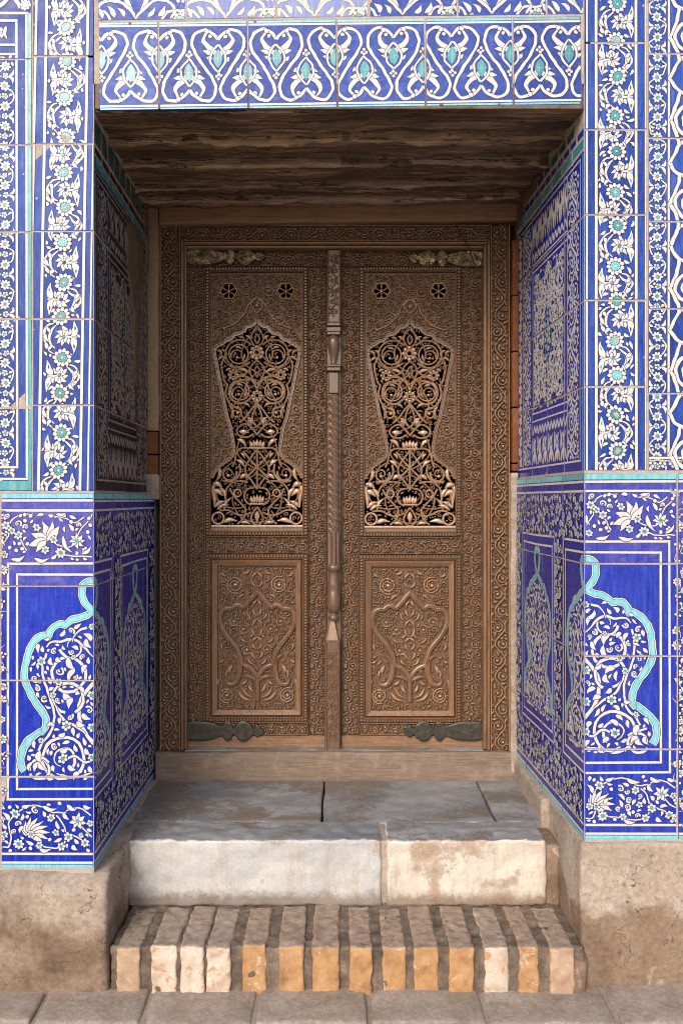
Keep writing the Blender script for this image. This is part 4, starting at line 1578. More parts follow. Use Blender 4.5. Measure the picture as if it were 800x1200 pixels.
# ------------------------------------------------------------------ wooden lintel (soffit boards)
soffit = thing('wooden_lintel', 'row of dark rough weathered boards forming the ceiling over the doorway', 'lintel', (0, 0.5, 2.87))
SOF = ((0.012, 0.205), (0.225, 0.43), (0.455, 0.655), (0.682, 0.84), (0.862, 1.09))
for k, ((ya, yb), z0) in enumerate(zip(SOF, (2.884, 2.862, 2.858, 2.860, 2.862))):
    def sag(p, k=k):
        q = Vector(p)
        q.z += 0.012 * mnoise.noise(Vector((p.x * 1.7 + k * 5, p.y * 9, k))) + p.x * 0.012 + (0.022 * (p.y - SOF[k][0]) / (SOF[k][1] - SOF[k][0]) if k else 0.0)
        q.y += 0.012 * mnoise.noise(Vector((p.x * 2.3, k * 3.1, 7)))
        return q
    V, F, c = rough_block(-0.90, 0.90, ya, yb, z0, z0 + 0.12, '', amp=0.009, r=0.014, seg=0.014, seed=60 + k, freq=13, warp=sag, maxn=150)
    mi = []
    for f in F:
        m = sum((Vector(V[i]) for i in f), Vector()) / len(f) + c
        lit_edge = 0.020 + 0.040 * mnoise.noise(Vector((m.x * 2.6, k * 4.7, 1.3))) + 0.012 * mnoise.noise(Vector((m.x * 17, m.y * 20, k)))
        mi.append(1 if (k and m.y - ya < lit_edge) else 0)  # front strip of each rear board gets the painted edge light
    link('board', mesh('board', V, F, ['lintel_wood', 'lintel_lit_edge'], mi, True), Matrix.Translation(c), soffit)

# ------------------------------------------------------------------ plinths
def lump(amp, f, seed):
    def w(p):
        q = Vector(p)
        v = mnoise.noise_vector(Vector((p.x * f + seed, p.y * f, p.z * f))) * amp
        return q + v
    return w


plinth_l = thing('plinth', 'rough brown rendered plinth under the left tiled pier', 'plinth', (-1.2, 0.2, 0))


def left_top(p):
    q = Vector(p)
    up = max(0.0, min(1.0, (p.z - 0.22) / 0.15))
    q.z -= up * max(0.0, -p.y) * 0.55
    q += mnoise.noise_vector(Vector((p.x * 4, p.y * 4, p.z * 4 + 3))) * 0.010 + mnoise.noise_vector(Vector((p.x * 23, p.y * 23, p.z * 23))) * 0.003
    return q


block('render', -1.85, -0.742, -0.062, 0.50, -0.06, 0.376, 'render_plinth', plinth_l, amp=0.005, r=0.022, seg=0.02, seed=3, freq=7, warp=left_top, maxn=80)
block('render', -1.85, -0.772, 0.45, 0.97, 0.10, 0.382, 'render_pale', plinth_l, amp=0.004, r=0.015, seg=0.03, seed=4, freq=6)
plinth_r = thing('plinth', 'rough pale and brown rendered plinth under the right tiled pier', 'plinth', (1.2, 0.2, 0))
block('render', 0.798, 1.85, -0.012, 0.46, -0.06, 0.474, 'render_plinth_right', plinth_r, amp=0.006, r=0.014, seg=0.02, seed=5, freq=6, warp=lump(0.008, 4, 9), maxn=80)
block('render', 0.766, 1.2, 0.43, 0.98, 0.08, 0.472, 'render_pale', plinth_r, amp=0.004, r=0.015, seg=0.03, seed=8, freq=6)

# ------------------------------------------------------------------ stone steps
platform = thing('stone_step', 'worn grey marble step with white front face below the door', 'step', (0, 0.6, 0.2))
ZP = 0.382
block('slab', -0.80, PX(377, 3.6), 0.452, 0.985, 0.20, ZP - 0.002, 'marble_tread', platform, amp=0.004, r=0.008, seg=0.03, seed=11, freq=5)
block('slab', PX(377, 3.6) + 0.006, 0.60, 0.452, 0.985, 0.20, ZP - 0.005, 'marble_tread', platform, amp=0.005, r=0.008, seg=0.03, seed=12, freq=5)
block('slab', 0.606, 0.82, 0.452, 0.985, 0.20, ZP - 0.001, 'marble_tread', platform, amp=0.004, r=0.008, seg=0.03, seed=13, freq=5)


def slab_two(name, xa, xb, seed, mat):
    """a step slab: worn grey top, white face"""
    V, F, c = rough_block(xa, xb, 0.255, 0.447, 0.145, ZP, mat, amp=0.0055, r=0.011, seg=0.011, seed=seed, freq=21, maxn=130)
    mi = []
    for f in F:
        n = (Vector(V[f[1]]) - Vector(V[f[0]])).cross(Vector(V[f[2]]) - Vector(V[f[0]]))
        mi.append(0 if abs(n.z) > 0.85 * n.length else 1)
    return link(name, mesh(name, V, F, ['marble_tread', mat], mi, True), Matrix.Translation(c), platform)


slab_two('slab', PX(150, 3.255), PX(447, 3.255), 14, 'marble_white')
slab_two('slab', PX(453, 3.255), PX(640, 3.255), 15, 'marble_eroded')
block('mortar', PX(636, 3.255), 0.80, 0.27, 0.447, 0.13, ZP - 0.02, 'render_brown', platform, amp=0.007, r=0.015, seg=0.02, seed=16, freq=8)
block('mortar', -0.80, PX(153, 3.255), 0.268, 0.447, 0.13, ZP - 0.006, 'render_brown', platform, amp=0.008, r=0.02, seg=0.02, seed=17, freq=8)
block('mortar', PX(444, 3.255), PX(456, 3.255), 0.266, 0.44, 0.15, ZP - 0.008, 'render_pale', platform, amp=0.004, r=0.008, seg=0.02, seed=18, freq=9)

bstep = thing('brick_step', 'low step of upright orange bricks set in dark mortar on the pavement', 'step', (0, 0.1, 0))
block('mortar', -0.735, 0.80, -0.0445, 0.30, -0.04, 0.1465, 'mortar', bstep, amp=0.0075, r=0.010, seg=0.010, seed=20, freq=34, maxn=160)
BR = [(137, 165), (178, 207), (212, 239), (243, 270), (285, 311), (327, 356), (367, 397), (410, 435), (448, 475), (486, 513), (526, 555), (568, 595), (608, 631), (645, 672)]
BM = ['step_brick_dull', 'step_brick_limed', 'step_brick_limed', 'step_brick_limed'] + ['step_brick'] * 7 + ['step_brick_limed', 'step_brick', 'step_brick_dull']
rb = random.Random(4)
for (a, b), m in zip(BR, BM):
    block('brick', PX(a - rb.uniform(0.0, 1.4), 2.948), PX(b + rb.uniform(0.0, 1.4), 2.948), -0.055 + rb.uniform(-0.006, 0.006), 0.245 + rb.uniform(-0.02, 0.02), -0.03, 0.154 + rb.uniform(-0.004, 0.004), m, bstep,
          amp=0.0050, r=0.008, seg=0.009, seed=rb.randint(0, 999), freq=33)
block('mortar', 0.735, 0.815, -0.05, 0.26, -0.04, 0.12, 'render_brown', bstep, amp=0.015, r=0.04, seg=0.02, seed=22, freq=8)

# ------------------------------------------------------------------ the dark room behind the door
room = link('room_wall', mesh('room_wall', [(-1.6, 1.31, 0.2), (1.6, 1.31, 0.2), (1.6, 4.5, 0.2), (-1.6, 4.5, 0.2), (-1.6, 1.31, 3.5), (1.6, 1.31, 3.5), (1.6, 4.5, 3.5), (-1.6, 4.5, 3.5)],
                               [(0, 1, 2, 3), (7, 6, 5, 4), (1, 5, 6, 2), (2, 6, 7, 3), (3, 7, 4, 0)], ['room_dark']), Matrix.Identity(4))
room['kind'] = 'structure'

# ================================================================== DOOR
FR = frontal(3.97)
LF = frontal(4.03)
STEEP = ((-0.5, 0), (-0.36, 0.8), (0, 1), (0.36, 0.8), (0.5, 0))

# ------------------------------------------------------------------ header plank, side post, brick infill
head = thing('header_beam', 'plain brown timber beam above the carved door frame', 'beam', (0, 0.95, PZ(262, 3.96)))
o = block('beam', PX(187, 3.95), PX(606, 3.95), 0.935, 1.06, PZ(261.5, 3.95), PZ(238, 3.95) + 0.004, 'header_wood', head, amp=0.003, r=0.008, seg=0.03, seed=31, freq=6,
          warp=lambda p: Vector((p.x, p.y, p.z + p.x * 0.012)))
post = block('side_post', PX(173, 3.96), PX(186.5, 3.96), 0.945, 1.05, PZ(505, 3.96), PZ(240, 3.96), 'plain_wood_upright', None, amp=0.003, r=0.006, seg=0.03, seed=32, freq=6)
post['label'] = 'narrow pale timber upright squeezed between left reveal and door frame'
post['category'] = 'post'
infl = thing('brick_infill', 'strip of orange brick filling the gap left of the door frame', 'bricks', (PX(180, 3.97), 0.97, PZ(560, 3.97)))
for a, b in ((506, 532), (533.5, 558)):
    block('brick', PX(173, 3.965), PX(185.5, 3.965), 0.955, 1.04, PZ(b, 3.965), PZ(a, 3.965), 'orange_brick', infl, amp=0.002, r=0.004, seg=0.03, seed=a, freq=8)
block('mortar', PX(172, 3.965), PX(187, 3.965), 0.94, 1.04, PZ(585, 3.965), PZ(556, 3.965), 'render_pale', infl, amp=0.005, r=0.008, seg=0.02, seed=9, freq=12)
infr = thing('brick_infill', 'tall strip of orange brick filling the gap right of the door frame', 'bricks', (PX(602, 3.97), 0.97, PZ(560, 3.97)))
yy = 282
while yy < 545:
    block('brick', PX(599.5, 3.965), PX(607, 3.965), 0.955, 1.04, PZ(min(yy + 64, 552), 3.965), PZ(yy, 3.965), 'orange_brick', infr, amp=0.002, r=0.004, seg=0.03, seed=yy, freq=8)
    yy += 65.5
block('mortar', PX(597.5, 3.965), PX(606, 3.965), 0.95, 1.03, PZ(905, 3.965), PZ(554, 3.965), 'render_pale', infr, amp=0.003, r=0.005, seg=0.03, seed=7, freq=8)

# ------------------------------------------------------------------ carved frame
frame = thing('door_frame', 'carved brown timber frame of vine scrolls around the double door', 'door frame', (0, 1.0, PZ(908, 3.97)))
rf = random.Random(77)


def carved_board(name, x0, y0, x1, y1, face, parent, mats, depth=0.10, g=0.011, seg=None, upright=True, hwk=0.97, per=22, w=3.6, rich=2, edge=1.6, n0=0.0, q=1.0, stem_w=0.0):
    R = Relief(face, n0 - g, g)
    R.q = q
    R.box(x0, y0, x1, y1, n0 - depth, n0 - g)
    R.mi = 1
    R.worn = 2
    if upright:
        c, hw, L = (x0 + x1) / 2, (x1 - x0) / 2, y1 - y0
        M = lambda t, o: (c + o, y0 + t)
        for x in (x0 + edge / 2 + 0.3, x1 - edge / 2 - 0.3):
            R.ridge([(x, y0 + 0.5), (x, y1 - 0.5)], edge, h=g * 1.05)
    else:
        c, hw, L = (y0 + y1) / 2, (y1 - y0) / 2, x1 - x0
        M = lambda t, o: (x0 + t, c + o)
        for y in (y0 + edge / 2 + 0.3, y1 - edge / 2 - 0.3):
            R.ridge([(x0 + 0.5, y), (x1 - 0.5, y)], edge, h=g * 1.05)
    running_scroll(R, M, L, (hw - edge) * hwk, per, w, rf, rich, stem_w)
    return R.obj(name, mats, parent)


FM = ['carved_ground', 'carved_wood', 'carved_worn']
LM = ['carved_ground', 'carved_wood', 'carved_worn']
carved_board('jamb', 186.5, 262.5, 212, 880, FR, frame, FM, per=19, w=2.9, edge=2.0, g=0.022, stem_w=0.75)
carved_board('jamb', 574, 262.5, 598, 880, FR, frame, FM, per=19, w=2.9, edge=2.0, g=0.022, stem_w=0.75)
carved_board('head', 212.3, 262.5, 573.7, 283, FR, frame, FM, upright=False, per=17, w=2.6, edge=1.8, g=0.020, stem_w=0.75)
# stepped mouldings round the opening
R = Relief(FR)
for x0, x1, na, nb in ((212.3, 215.2, -0.10, 0.006), (215.3, 218.0, -0.10, -0.016)):
    R.box(x0, 283.3 if x0 > 214 else 283.3, x1, 879.5, na, nb, 0.7, 0.006)
R.obj('moulding', 'moulding_wood', frame)
R = Relief(FR)
for x0, x1, na, nb in ((570.8, 573.7, -0.10, 0.006), (567.0, 570.7, -0.10, -0.016)):
    R.box(x0, 283.3, x1, 879.5, na, nb, 0.7, 0.006)
R.obj('moulding', 'moulding_wood', frame)
R = Relief(FR)
for y0, y1, na, nb in ((283.3, 286.3, -0.10, 0.006), (286.4, 289.5, -0.10, -0.016)):
    R.box(218.2 if y0 > 285 else 215.4, y0, 566.8 if y0 > 285 else 570.6, y1, na, nb, 0.7, 0.006)
R.obj('moulding', 'moulding_wood_across', frame)
block('sill', PX(182, 3.96), PX(603, 3.96), 0.955, 1.14, 0.368, PZ(881.5, 3.96), 'plain_wood', frame, amp=0.004, r=0.008, seg=0.03, seed=41, freq=6)
block('threshold_strip', PX(217, 3.99), PX(566, 3.99), 0.985, 1.10, PZ(881.5, 3.99) - 0.003, PZ(878.5, 3.99) - 0.001, 'marble_tread', frame, amp=0.001, r=0.002, seg=0.05, seed=42)


# ------------------------------------------------------------------ door leaves
def beads(R, x0, y0, x1, y1, step=3.5, h=0.008, n0=0.0):
    """a row of little turned beads filling a strip"""
    if x1 - x0 > y1 - y0:
        n = int((x1 - x0) / step)
        for k in range(n):
            a = x0 + (x1 - x0) * k / n
            R.box(a + 0.35, y0, a + (x1 - x0) / n - 0.35, y1, n0 - 0.012, n0 + h, 0.75, h * 0.5)
    else:
        n = int((y1 - y0) / step)
        for k in range(n):
            a = y0 + (y1 - y0) * k / n
            R.box(x0, a + 0.35, x1, a + (y1 - y0) / n - 0.35, n0 - 0.012, n0 + h, 0.75, h * 0.5)


def bead_frame(name, x0, y0, x1, y1, wd, parent, mats):
    """beaded strip between outer rect (x0..y1) and the rect inset by wd"""
    R = Relief(LF)
    R.box(x0, y0, x0 + wd, y1, -0.05, -0.012)
    R.box(x1 - wd, y0, x1, y1, -0.05, -0.012)
    R.box(x0 + wd + 0.1, y0, x1 - wd - 0.1, y0 + wd, -0.05, -0.012)
    R.box(x0 + wd + 0.1, y1 - wd, x1 - wd - 0.1, y1, -0.05, -0.012)
    R.mi = 1
    b = wd * 0.62
    beads(R, x0 + 0.4, y0 + 1, x0 + 0.4 + b, y1 - 1, n0=-0.008)
    beads(R, x1 - 0.4 - b, y0 + 1, x1 - 0.4, y1 - 1, n0=-0.008)
    beads(R, x0 + 0.8 + b, y0 + 0.4, x1 - 0.8 - b, y0 + 0.4 + b, n0=-0.008)
    beads(R, x0 + 0.8 + b, y1 - 0.4 - b, x1 - 0.8 - b, y1 - 0.4, n0=-0.008)
    m = wd * 0.82
    for P in ([(x0 + m, y0 + m), (x1 - m, y0 + m)], [(x1 - m, y1 - m), (x0 + m, y1 - m)], [(x0 + m, y1 - m), (x0 + m, y0 + m)], [(x1 - m, y0 + m), (x1 - m, y1 - m)]):
        R.ridge(P, wd * 0.34, h=0.014, n0=-0.012)
    return R.obj(name, mats, parent)


Z1 = lambda x, y: ((x - 375) / 6.154, 360 + y / 6.154)
Z2 = lambda x, y: ((x - 369) / 6.154, 490 + y / 6.154)
Z3 = lambda x, y: ((x - 369) / 6.154, 650 + y / 6.154)

EDGE = [Z1(*p) for p in ((375, 92), (352, 122), (328, 136), (300, 140), (285, 165), (250, 188), (215, 195), (200, 215), (180, 232), (150, 240), (132, 258), (105, 270), (80, 288), (70, 315), (72, 350), (90, 440), (130, 640), (160, 790))] \
    + [Z2(*p) for p in ((178, 60), (192, 140), (203, 215), (196, 262), (170, 295), (135, 318), (95, 350), (62, 390), (44, 430))]


def pierced_panel(leaf, cx, dy, xc, xd, yt, yb):
    """upper panel: a solid plate cut to the spade outline, the pierced scrollwork inside it, two rosettes above"""
    TX = lambda q: (lambda dx, y: (cx + q * dx, y + dy))
    E = [(abs(d), y + dy) for d, y in EDGE]
    hw = [cx - xc, xd - cx]
    R = Relief(LF)
    top, bot = -0.013, -0.034
    ya = E[0][1]
    ros = [(cx - 33.3, yt + 21.5), (cx + 33.7, yt + 21.5)]
    rr, cell = 8.6, 10.5

    def slab(x0, y0, x1, y1):
        R.box(x0, y0, x1, y1, bot, top)
    # plate above the outline with two round holes
    yr0, yr1 = ros[0][1] - cell, ros[0][1] + cell
    slab(xc, yt, xd, yr0)
    slab(xc, yr0, ros[0][0] - cell, yr1)
    slab(ros[0][0] + cell, yr0, ros[1][0] - cell, yr1)
    slab(ros[1][0] + cell, yr0, xd, yr1)
    slab(xc, yr1, xd, ya)
    for c in ros:
        n = 24
        inn = [(c[0] + rr * math.cos(2 * PI * k / n), c[1] + rr * math.sin(2 * PI * k / n)) for k in range(n)]
        out = []
        for k in range(n):
            a = 2 * PI * k / n
            m = max(abs(math.cos(a)), abs(math.sin(a)))
            out.append((c[0] + cell * math.cos(a) / m, c[1] + cell * math.sin(a) / m))
        vo = [R.vert(*p, top) for p in out]
        vi = [R.vert(*p, top) for p in inn]
        vb = [R.vert(*p, bot) for p in inn]
        for k in range(n):
            j = (k + 1) % n
            R.face(vo[k], vo[j], vi[j], vi[k])
            R.face(vi[k], vi[j], vb[j], vb[k])
    for q, xe in ((-1, xc), (1, xd)):
        prev = None
        for d, y in E:
            d = min(d, abs(xe - cx) - 0.4)
            row = (R.vert(xe, y, top), R.vert(cx + q * d, y, top), R.vert(cx + q * d, y, bot), R.vert(xe, y, bot))
            if prev:
                R.face(prev[0], prev[1], row[1], row[0])
                R.face(prev[1], prev[2], row[2], row[1])
            prev = row
    # low carving on the plate
    R.mi = 1
    R.worn = 2
    R.n0, R.h = top, 0.016

    def edge_x(y):
        if y <= E[0][1]:
            return 0
        for (d0, y0), (d1, y1) in zip(E, E[1:]):
            if y0 <= y <= y1:
                return d0 + (d1 - d0) * (y - y0) / max(1e-6, y1 - y0)
        return 99

    def inside(x, y, m):
        if not (xc + m + 1 < x < xd - m - 1 and yt + m + 1 < y < E[-1][1] - 2):
            return False
        for c in ros:
            if math.hypot(x - c[0], y - c[1]) < 9.5 + m:
                return False
        return abs(x - cx) > edge_x(y) + m + 2.2 or y < ya - m
    R.occ = set()
    for q in (-1, 1):
        f = TX(q)
        P = catmull([f(d, y) for d, y in EDGE], 2)
        R.worn = None
        R.ridge(P, 4.6, h=0.013, prof=((-0.5, 0), (-0.42, 0.9), (-0.26, 0.9), (-0.18, 0.35), (0.18, 0.35), (0.26, 0.9), (0.42, 0.9), (0.5, 0)))
        R.worn = 2
        # beads lying in the channel of the outline
        acc = 0
        for p, p2 in zip(P[18:], P[19:]):
            acc += math.hypot(p2[0] - p[0], p2[1] - p[1])
            if acc > 2.6:
                acc = 0
                R.B(p2, 0.95, h=0.011, n=6)
        R.S(catmull([f(0, ya - 26), f(10, ya - 18), f(14, ya - 8), f(26, ya + 4), f(40, ya + 10)], 4), 2.4)
    for c in ros:
        R.ridge([(c[0] + (9.3 + 0.7 * math.cos(6 * 2 * PI * k / 36)) * math.cos(2 * PI * k / 36), c[1] + (9.3 + 0.7 * math.cos(6 * 2 * PI * k / 36)) * math.sin(2 * PI * k / 36)) for k in range(36)] + [(c[0] + 10.0, c[1])], 2.4, h=0.012)
    for q in (-1, 1):
        f = TX(q)
        for c_, r_ in (((25, ya - dy - 2), 8.5), ((13, ya - dy - 34), 6.5), ((42, ya - dy + 14), 5.5), ((46, ya - dy + 105), 5.5), ((43, ya - dy + 128), 6.0), ((47, ya - dy + 80), 4.5)):
            cc = f(*c_)
            R.ridge(spiral(cc, r_, r_ * 0.3, 0.4 * q, 1.5 * q, 18), 2.1, wf_tail)
            R.B(cc, 1.6)
    R.S(catmull([f_(*p) for f_ in (TX(1),) for p in ((0, ya - dy - 8), (7, ya - dy - 17), (0, ya - dy - 28), (-7, ya - dy - 17), (0, ya - dy - 8))], 4), 2.4)
    R.B((cx, ya - 17), 2.4)
    pack(R, lambda x, y, m: inside(x, y, 0.4), (xc, yt, xd, E[-1][1]), int(cx), rmax=4.4, w=1.8, tries=3.6, rmin=0.85)
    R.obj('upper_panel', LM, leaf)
    # rosettes: six petal holes
    for c in ros:
        Q = Relief(LF, -0.020, 0.009)
        Q.worn = 1
        for k in range(6):
            a = 2 * PI * k / 6 + PI / 6
            p0 = (c[0] + 1.4 * math.cos(a), c[1] + 1.4 * math.sin(a))
            p1 = (c[0] + 8.6 * math.cos(a), c[1] + 8.6 * math.sin(a))
            Q.ridge([p0, ((p0[0] + p1[0]) / 2, (p0[1] + p1[1]) / 2), p1], 3.8, lambda t: 0.36 + 0.64 * t ** 4, skirt=0.012)
        Q.B(c, 1.9)
        Q.obj('rosette', ['carved_wood', 'carved_worn'], leaf)
    # pierced scrollwork
    K = Relief(LF, -0.018, 0.010)
    K.worn = 1
    K.occ = set()
    GV = ((-0.5, 0), (-0.44, 0.8), (-0.24, 1), (0, 0.55), (0.24, 1), (0.44, 0.8), (0.5, 0))
    cnt = [0]

    def ST(P, w=2.7, wf=wf_const, Z=Z1, n=4, groove=True, mir=True):
        for q in ((-1, 1) if mir else (1,)):
            f = TX(-q)
            cnt[0] += 1
            K.ridge(catmull([f(*Z(*p)) for p in P], n), w * 0.78, wf, prof=GV if groove else STEEP, skirt=0.015, n0=-0.018 + 0.0007 * (cnt[0] % 7))

    def LV(p, q_, w=4.6, Z=Z1, b=0.15):
        for q in (-1, 1):
            f = TX(-q)
            cnt[0] += 1
            a, c = f(*Z(*p)), f(*Z(*q_))
            m = ((a[0] + c[0]) / 2 - (c[1] - a[1]) * b * q, (a[1] + c[1]) / 2 + (c[0] - a[0]) * b * q)
            K.ridge(catmull([a, m, c], 3), w * 0.82, lambda t: max(0.2, math.sin(PI * t ** 0.8)), skirt=0.013, n0=-0.018 + 0.0007 * (cnt[0] % 7))

    def RG(c, r, w=2.4, Z=Z1, mir=True, bead=0.0):
        for q in ((-1, 1) if mir else (1,)):
            f = TX(-q)
            cnt[0] += 1
            cc = f(*Z(*c))
            K.ridge(ring(cc, r / 6.154, 16), w * 0.8, skirt=0.014, prof=STEEP, n0=-0.018 + 0.0007 * (cnt[0] % 7))
            if bead:
                K.B(cc, bead, n0=-0.018, h=0.013)

    def CU(c, r0, r1, a0, t, w=3.0, Z=Z1):
        for q in (-1, 1):
            f = TX(-q)
            cnt[0] += 1
            K.ridge([f(*Z(*p)) for p in spiral(c, r0, r1, a0, t, 16)], w * 0.8, lambda u: 1 - 0.45 * u, skirt=0.014, prof=GV, n0=-0.018 + 0.0007 * (cnt[0] % 7))
            K.B(f(*Z(*spiral(c, r0, r1, a0, t, 16)[-1])), w * 0.72, n0=-0.019, h=0.012)

    def ROS(c, r, Z=Z1, mir=False):
        for q in ((-1, 1) if mir else (1,)):
            cc = TX(-q)(*Z(*c))
            r_ = r / 6.154
            for k in range(8):
                a = 2 * PI * k / 8
                K.B((cc[0] + r_ * 0.78 * math.cos(a), cc[1] + r_ * 0.78 * math.sin(a)), r_ * 0.36, n0=-0.024, h=0.018, n=7)
            K.ridge(ring(cc, r_ * 0.42, 12), r_ * 0.34, h=0.010, n0=-0.014, skirt=0.012)

    ST([(375, 130), (345, 175), (330, 225), (348, 265), (375, 285)])
    ST([(375, 190), (358, 225), (375, 262)], 2.6)
    ST([(335, 270), (290, 238), (240, 234), (190, 252), (155, 298), (148, 350), (172, 400), (215, 428), (270, 425), (325, 395)], 2.9)
    RG((242, 335), 70, 2.5)
    CU((236, 345), 52, 15, PI * 0.9, 0.85, 2.8)
    LV((215, 285), (265, 300), 4.4)
    LV((285, 330), (262, 385), 4.0)
    LV((120, 300), (160, 345), 5)
    LV((85, 310), (125, 330), 5)
    LV((90, 380), (145, 355), 4.6)
    LV((290, 200), (335, 240), 5)
    LV((240, 210), (285, 225), 4.2)
    LV((180, 245), (200, 260), 4.2)
    ST([(150, 350), (122, 400), (122, 455), (140, 530), (165, 560)], 3.0)
    ST([(375, 380), (335, 418), (324, 460), (342, 512), (375, 550)])
    ST([(375, 420), (357, 455), (375, 505)], 2.4)
    ROS((203, 485), 40, mir=True)
    ROS((378, 325), 52)
    ROS((375, 637), 42)
    LV((240, 445), (318, 475), 6)
    LV((150, 455), (190, 440), 5)
    ST([(240, 492), (290, 478), (322, 448)], 2.8)
    ST([(375, 590), (352, 545), (312, 505), (255, 495), (205, 520)], 3.2)
    ST([(345, 520), (300, 522), (245, 528), (195, 550), (176, 600), (185, 650), (222, 685), (275, 690), (330, 655)], 3.2)
    RG((252, 602), 66, 2.5)
    CU((246, 612), 50, 15, PI * 0.9, 0.85, 2.8)
    LV((225, 555), (275, 568), 4.4)
    LV((296, 600), (270, 650), 4.0)
    ST([(160, 560), (148, 620), (172, 685), (215, 720), (262, 732)], 3.0)
    CU((225, 762), 44, 12, -PI / 2, 1.2, 3.2)
    ST([(375, 690), (335, 735), (295, 790), (250, 830)], 3.0)
    ST([(375, 700), (348, 760), (342, 815), (375, 862)], 2.8)
    LV((300, 790), (350, 845), 5)
    LV((270, 690), (325, 720), 5)
    LV((170, 700), (200, 800), 4.6)
    # fine interlace threading through the larger scrolls
    ST([(375, 150), (300, 235), (262, 330), (300, 420), (375, 470), (440, 540), (452, 610), (375, 690)], 2.2)
    ST([(100, 300), (150, 400), (230, 450), (300, 520), (262, 640), (200, 720), (190, 800)], 2.2)
    ST([(375, 285), (310, 380), (240, 440), (165, 480)], 2.1)
    ST([(375, 550), (300, 600), (240, 680), (270, 790), (330, 850)], 2.1)
    ST([(369, 60), (300, 90), (240, 160), (230, 260), (300, 330), (369, 370)], 2.1, Z=Z2)
    ST([(210, 310), (150, 350), (90, 420), (60, 520), (110, 620), (200, 650), (290, 640)], 2.1, Z=Z2)
    ST([(369, 400), (300, 440), (230, 500), (190, 590), (230, 690), (300, 740), (369, 755)], 2.1, Z=Z2)
    # lower half
    ST([(370, 120), (332, 72), (290, 40), (242, 58), (222, 95), (248, 130), (300, 136), (345, 112)], 2.8, Z=Z2)
    LV((240, 95), (310, 100), 9, Z2, 0.0)
    LV((225, 150), (290, 205), 7, Z2)
    LV((300, 10), (330, 50), 5, Z2)
    for d in (0, 26, 52):
        LV((369 - d * 0.7, 206), (369 - d, 150 + d * 0.25), 6.5, Z2, 0.0)
    ST([(315, 210), (369, 214)], 3.2, Z=Z2, groove=False)
    ST([(369, 217), (320, 216), (270, 213), (235, 228), (216, 262), (208, 312), (190, 350)], 2.8, Z=Z2)
    ST([(369, 224), (322, 290), (286, 350), (290, 402), (330, 452), (369, 512)], 2.8, Z=Z2)
    ST([(268, 236), (330, 312), (402, 384), (452, 432)], 3.0, Z=Z2)
    ST([(369, 230), (369, 370), (369, 500)], 2.8, Z=Z2, mir=False)
    LV((222, 300), (278, 352), 7, Z2)
    LV((246, 436), (304, 408), 7, Z2)
    LV((250, 250), (280, 290), 5, Z2)
    CU((165, 400), 60, 14, -PI * 0.1, 1.35, 3.2, Z2)
    ST([(240, 330), (248, 382), (225, 432), (172, 458), (120, 450)], 3.0, Z=Z2)
    ST([(302, 463), (240, 452), (190, 466), (153, 503), (138, 560), (150, 612)], 2.8, Z=Z2)
    ST([(172, 505), (200, 560), (250, 612), (286, 662), (272, 720), (228, 764)], 2.8, Z=Z2)
    RG((228, 540), 26, 2.6, Z2)
    ST([(352, 500), (302, 512), (278, 552), (290, 602), (328, 628)], 2.8, Z=Z2)
    for d in (0, 24, 46):
        LV((369 - d * 0.7, 612), (369 - d, 550 + d * 0.25), 6.5, Z2, 0.0)
    ST([(318, 617), (369, 620)], 3.2, Z=Z2, groove=False)
    ST([(369, 640), (336, 690), (325, 730), (345, 762), (369, 774)], 2.8, Z=Z2)
    LV((369, 670), (369, 752), 7, Z2, 0.05)
    RG((88, 722), 42, 3.4, Z2)
    ST([(95, 668), (160, 664), (212, 690), (270, 702), (328, 680)], 2.8, Z=Z2)
    LV((62, 645), (140, 598), 7, Z2)
    LV((80, 660), (165, 625), 6.5, Z2)
    LV((130, 665), (185, 570), 6, Z2)
    LV((120, 755), (225, 742), 8, Z2)
    LV((48, 470), (115, 500), 9, Z2)
    LV((50, 520), (120, 560), 9, Z2)
    LV((46, 480), (60, 640), 9, Z2, 0.05)
    LV((100, 500), (140, 590), 7, Z2)
    LV((95, 345), (70, 460), 7, Z2)
    LV((250, 755), (320, 765), 6, Z2)
    ST([(40, 780), (200, 781), (369, 781)], 4.6, Z=Z2, groove=False)
    K.box(xc - 0.5, yb - 3.2, xd + 0.5, yb + 0.4, -0.04, -0.014)
    def ins(x, y, m):
        if y < ya + 2 or y > yb - 6:
            return False
        return abs(x - cx) < (edge_x(y) - 2.2 if y < E[-1][1] else min(hw) - 1.0)
    K.q = 1.0
    K.h = 0.010
    pack(K, ins, (xc, ya, xd, yb), int(cx) + 3, rmax=3.4, w=1.5, tries=2.0, rmin=1.0)
    K.obj('pierced_screen', ['carved_wood', 'carved_worn'], leaf)
    # straight bars of the old lattice behind the scrollwork
    W = Relief(LF, -0.050, 0.006)
    for k in range(4):
        y0 = yt + 110 + k * 46
        for q in (-1, 1):
            W.ridge([(cx - q * 28, y0), (cx + q * 28, y0 + 60)], 2.6, skirt=0.008)
    W.obj('back_lattice', 'carved_ground', leaf)


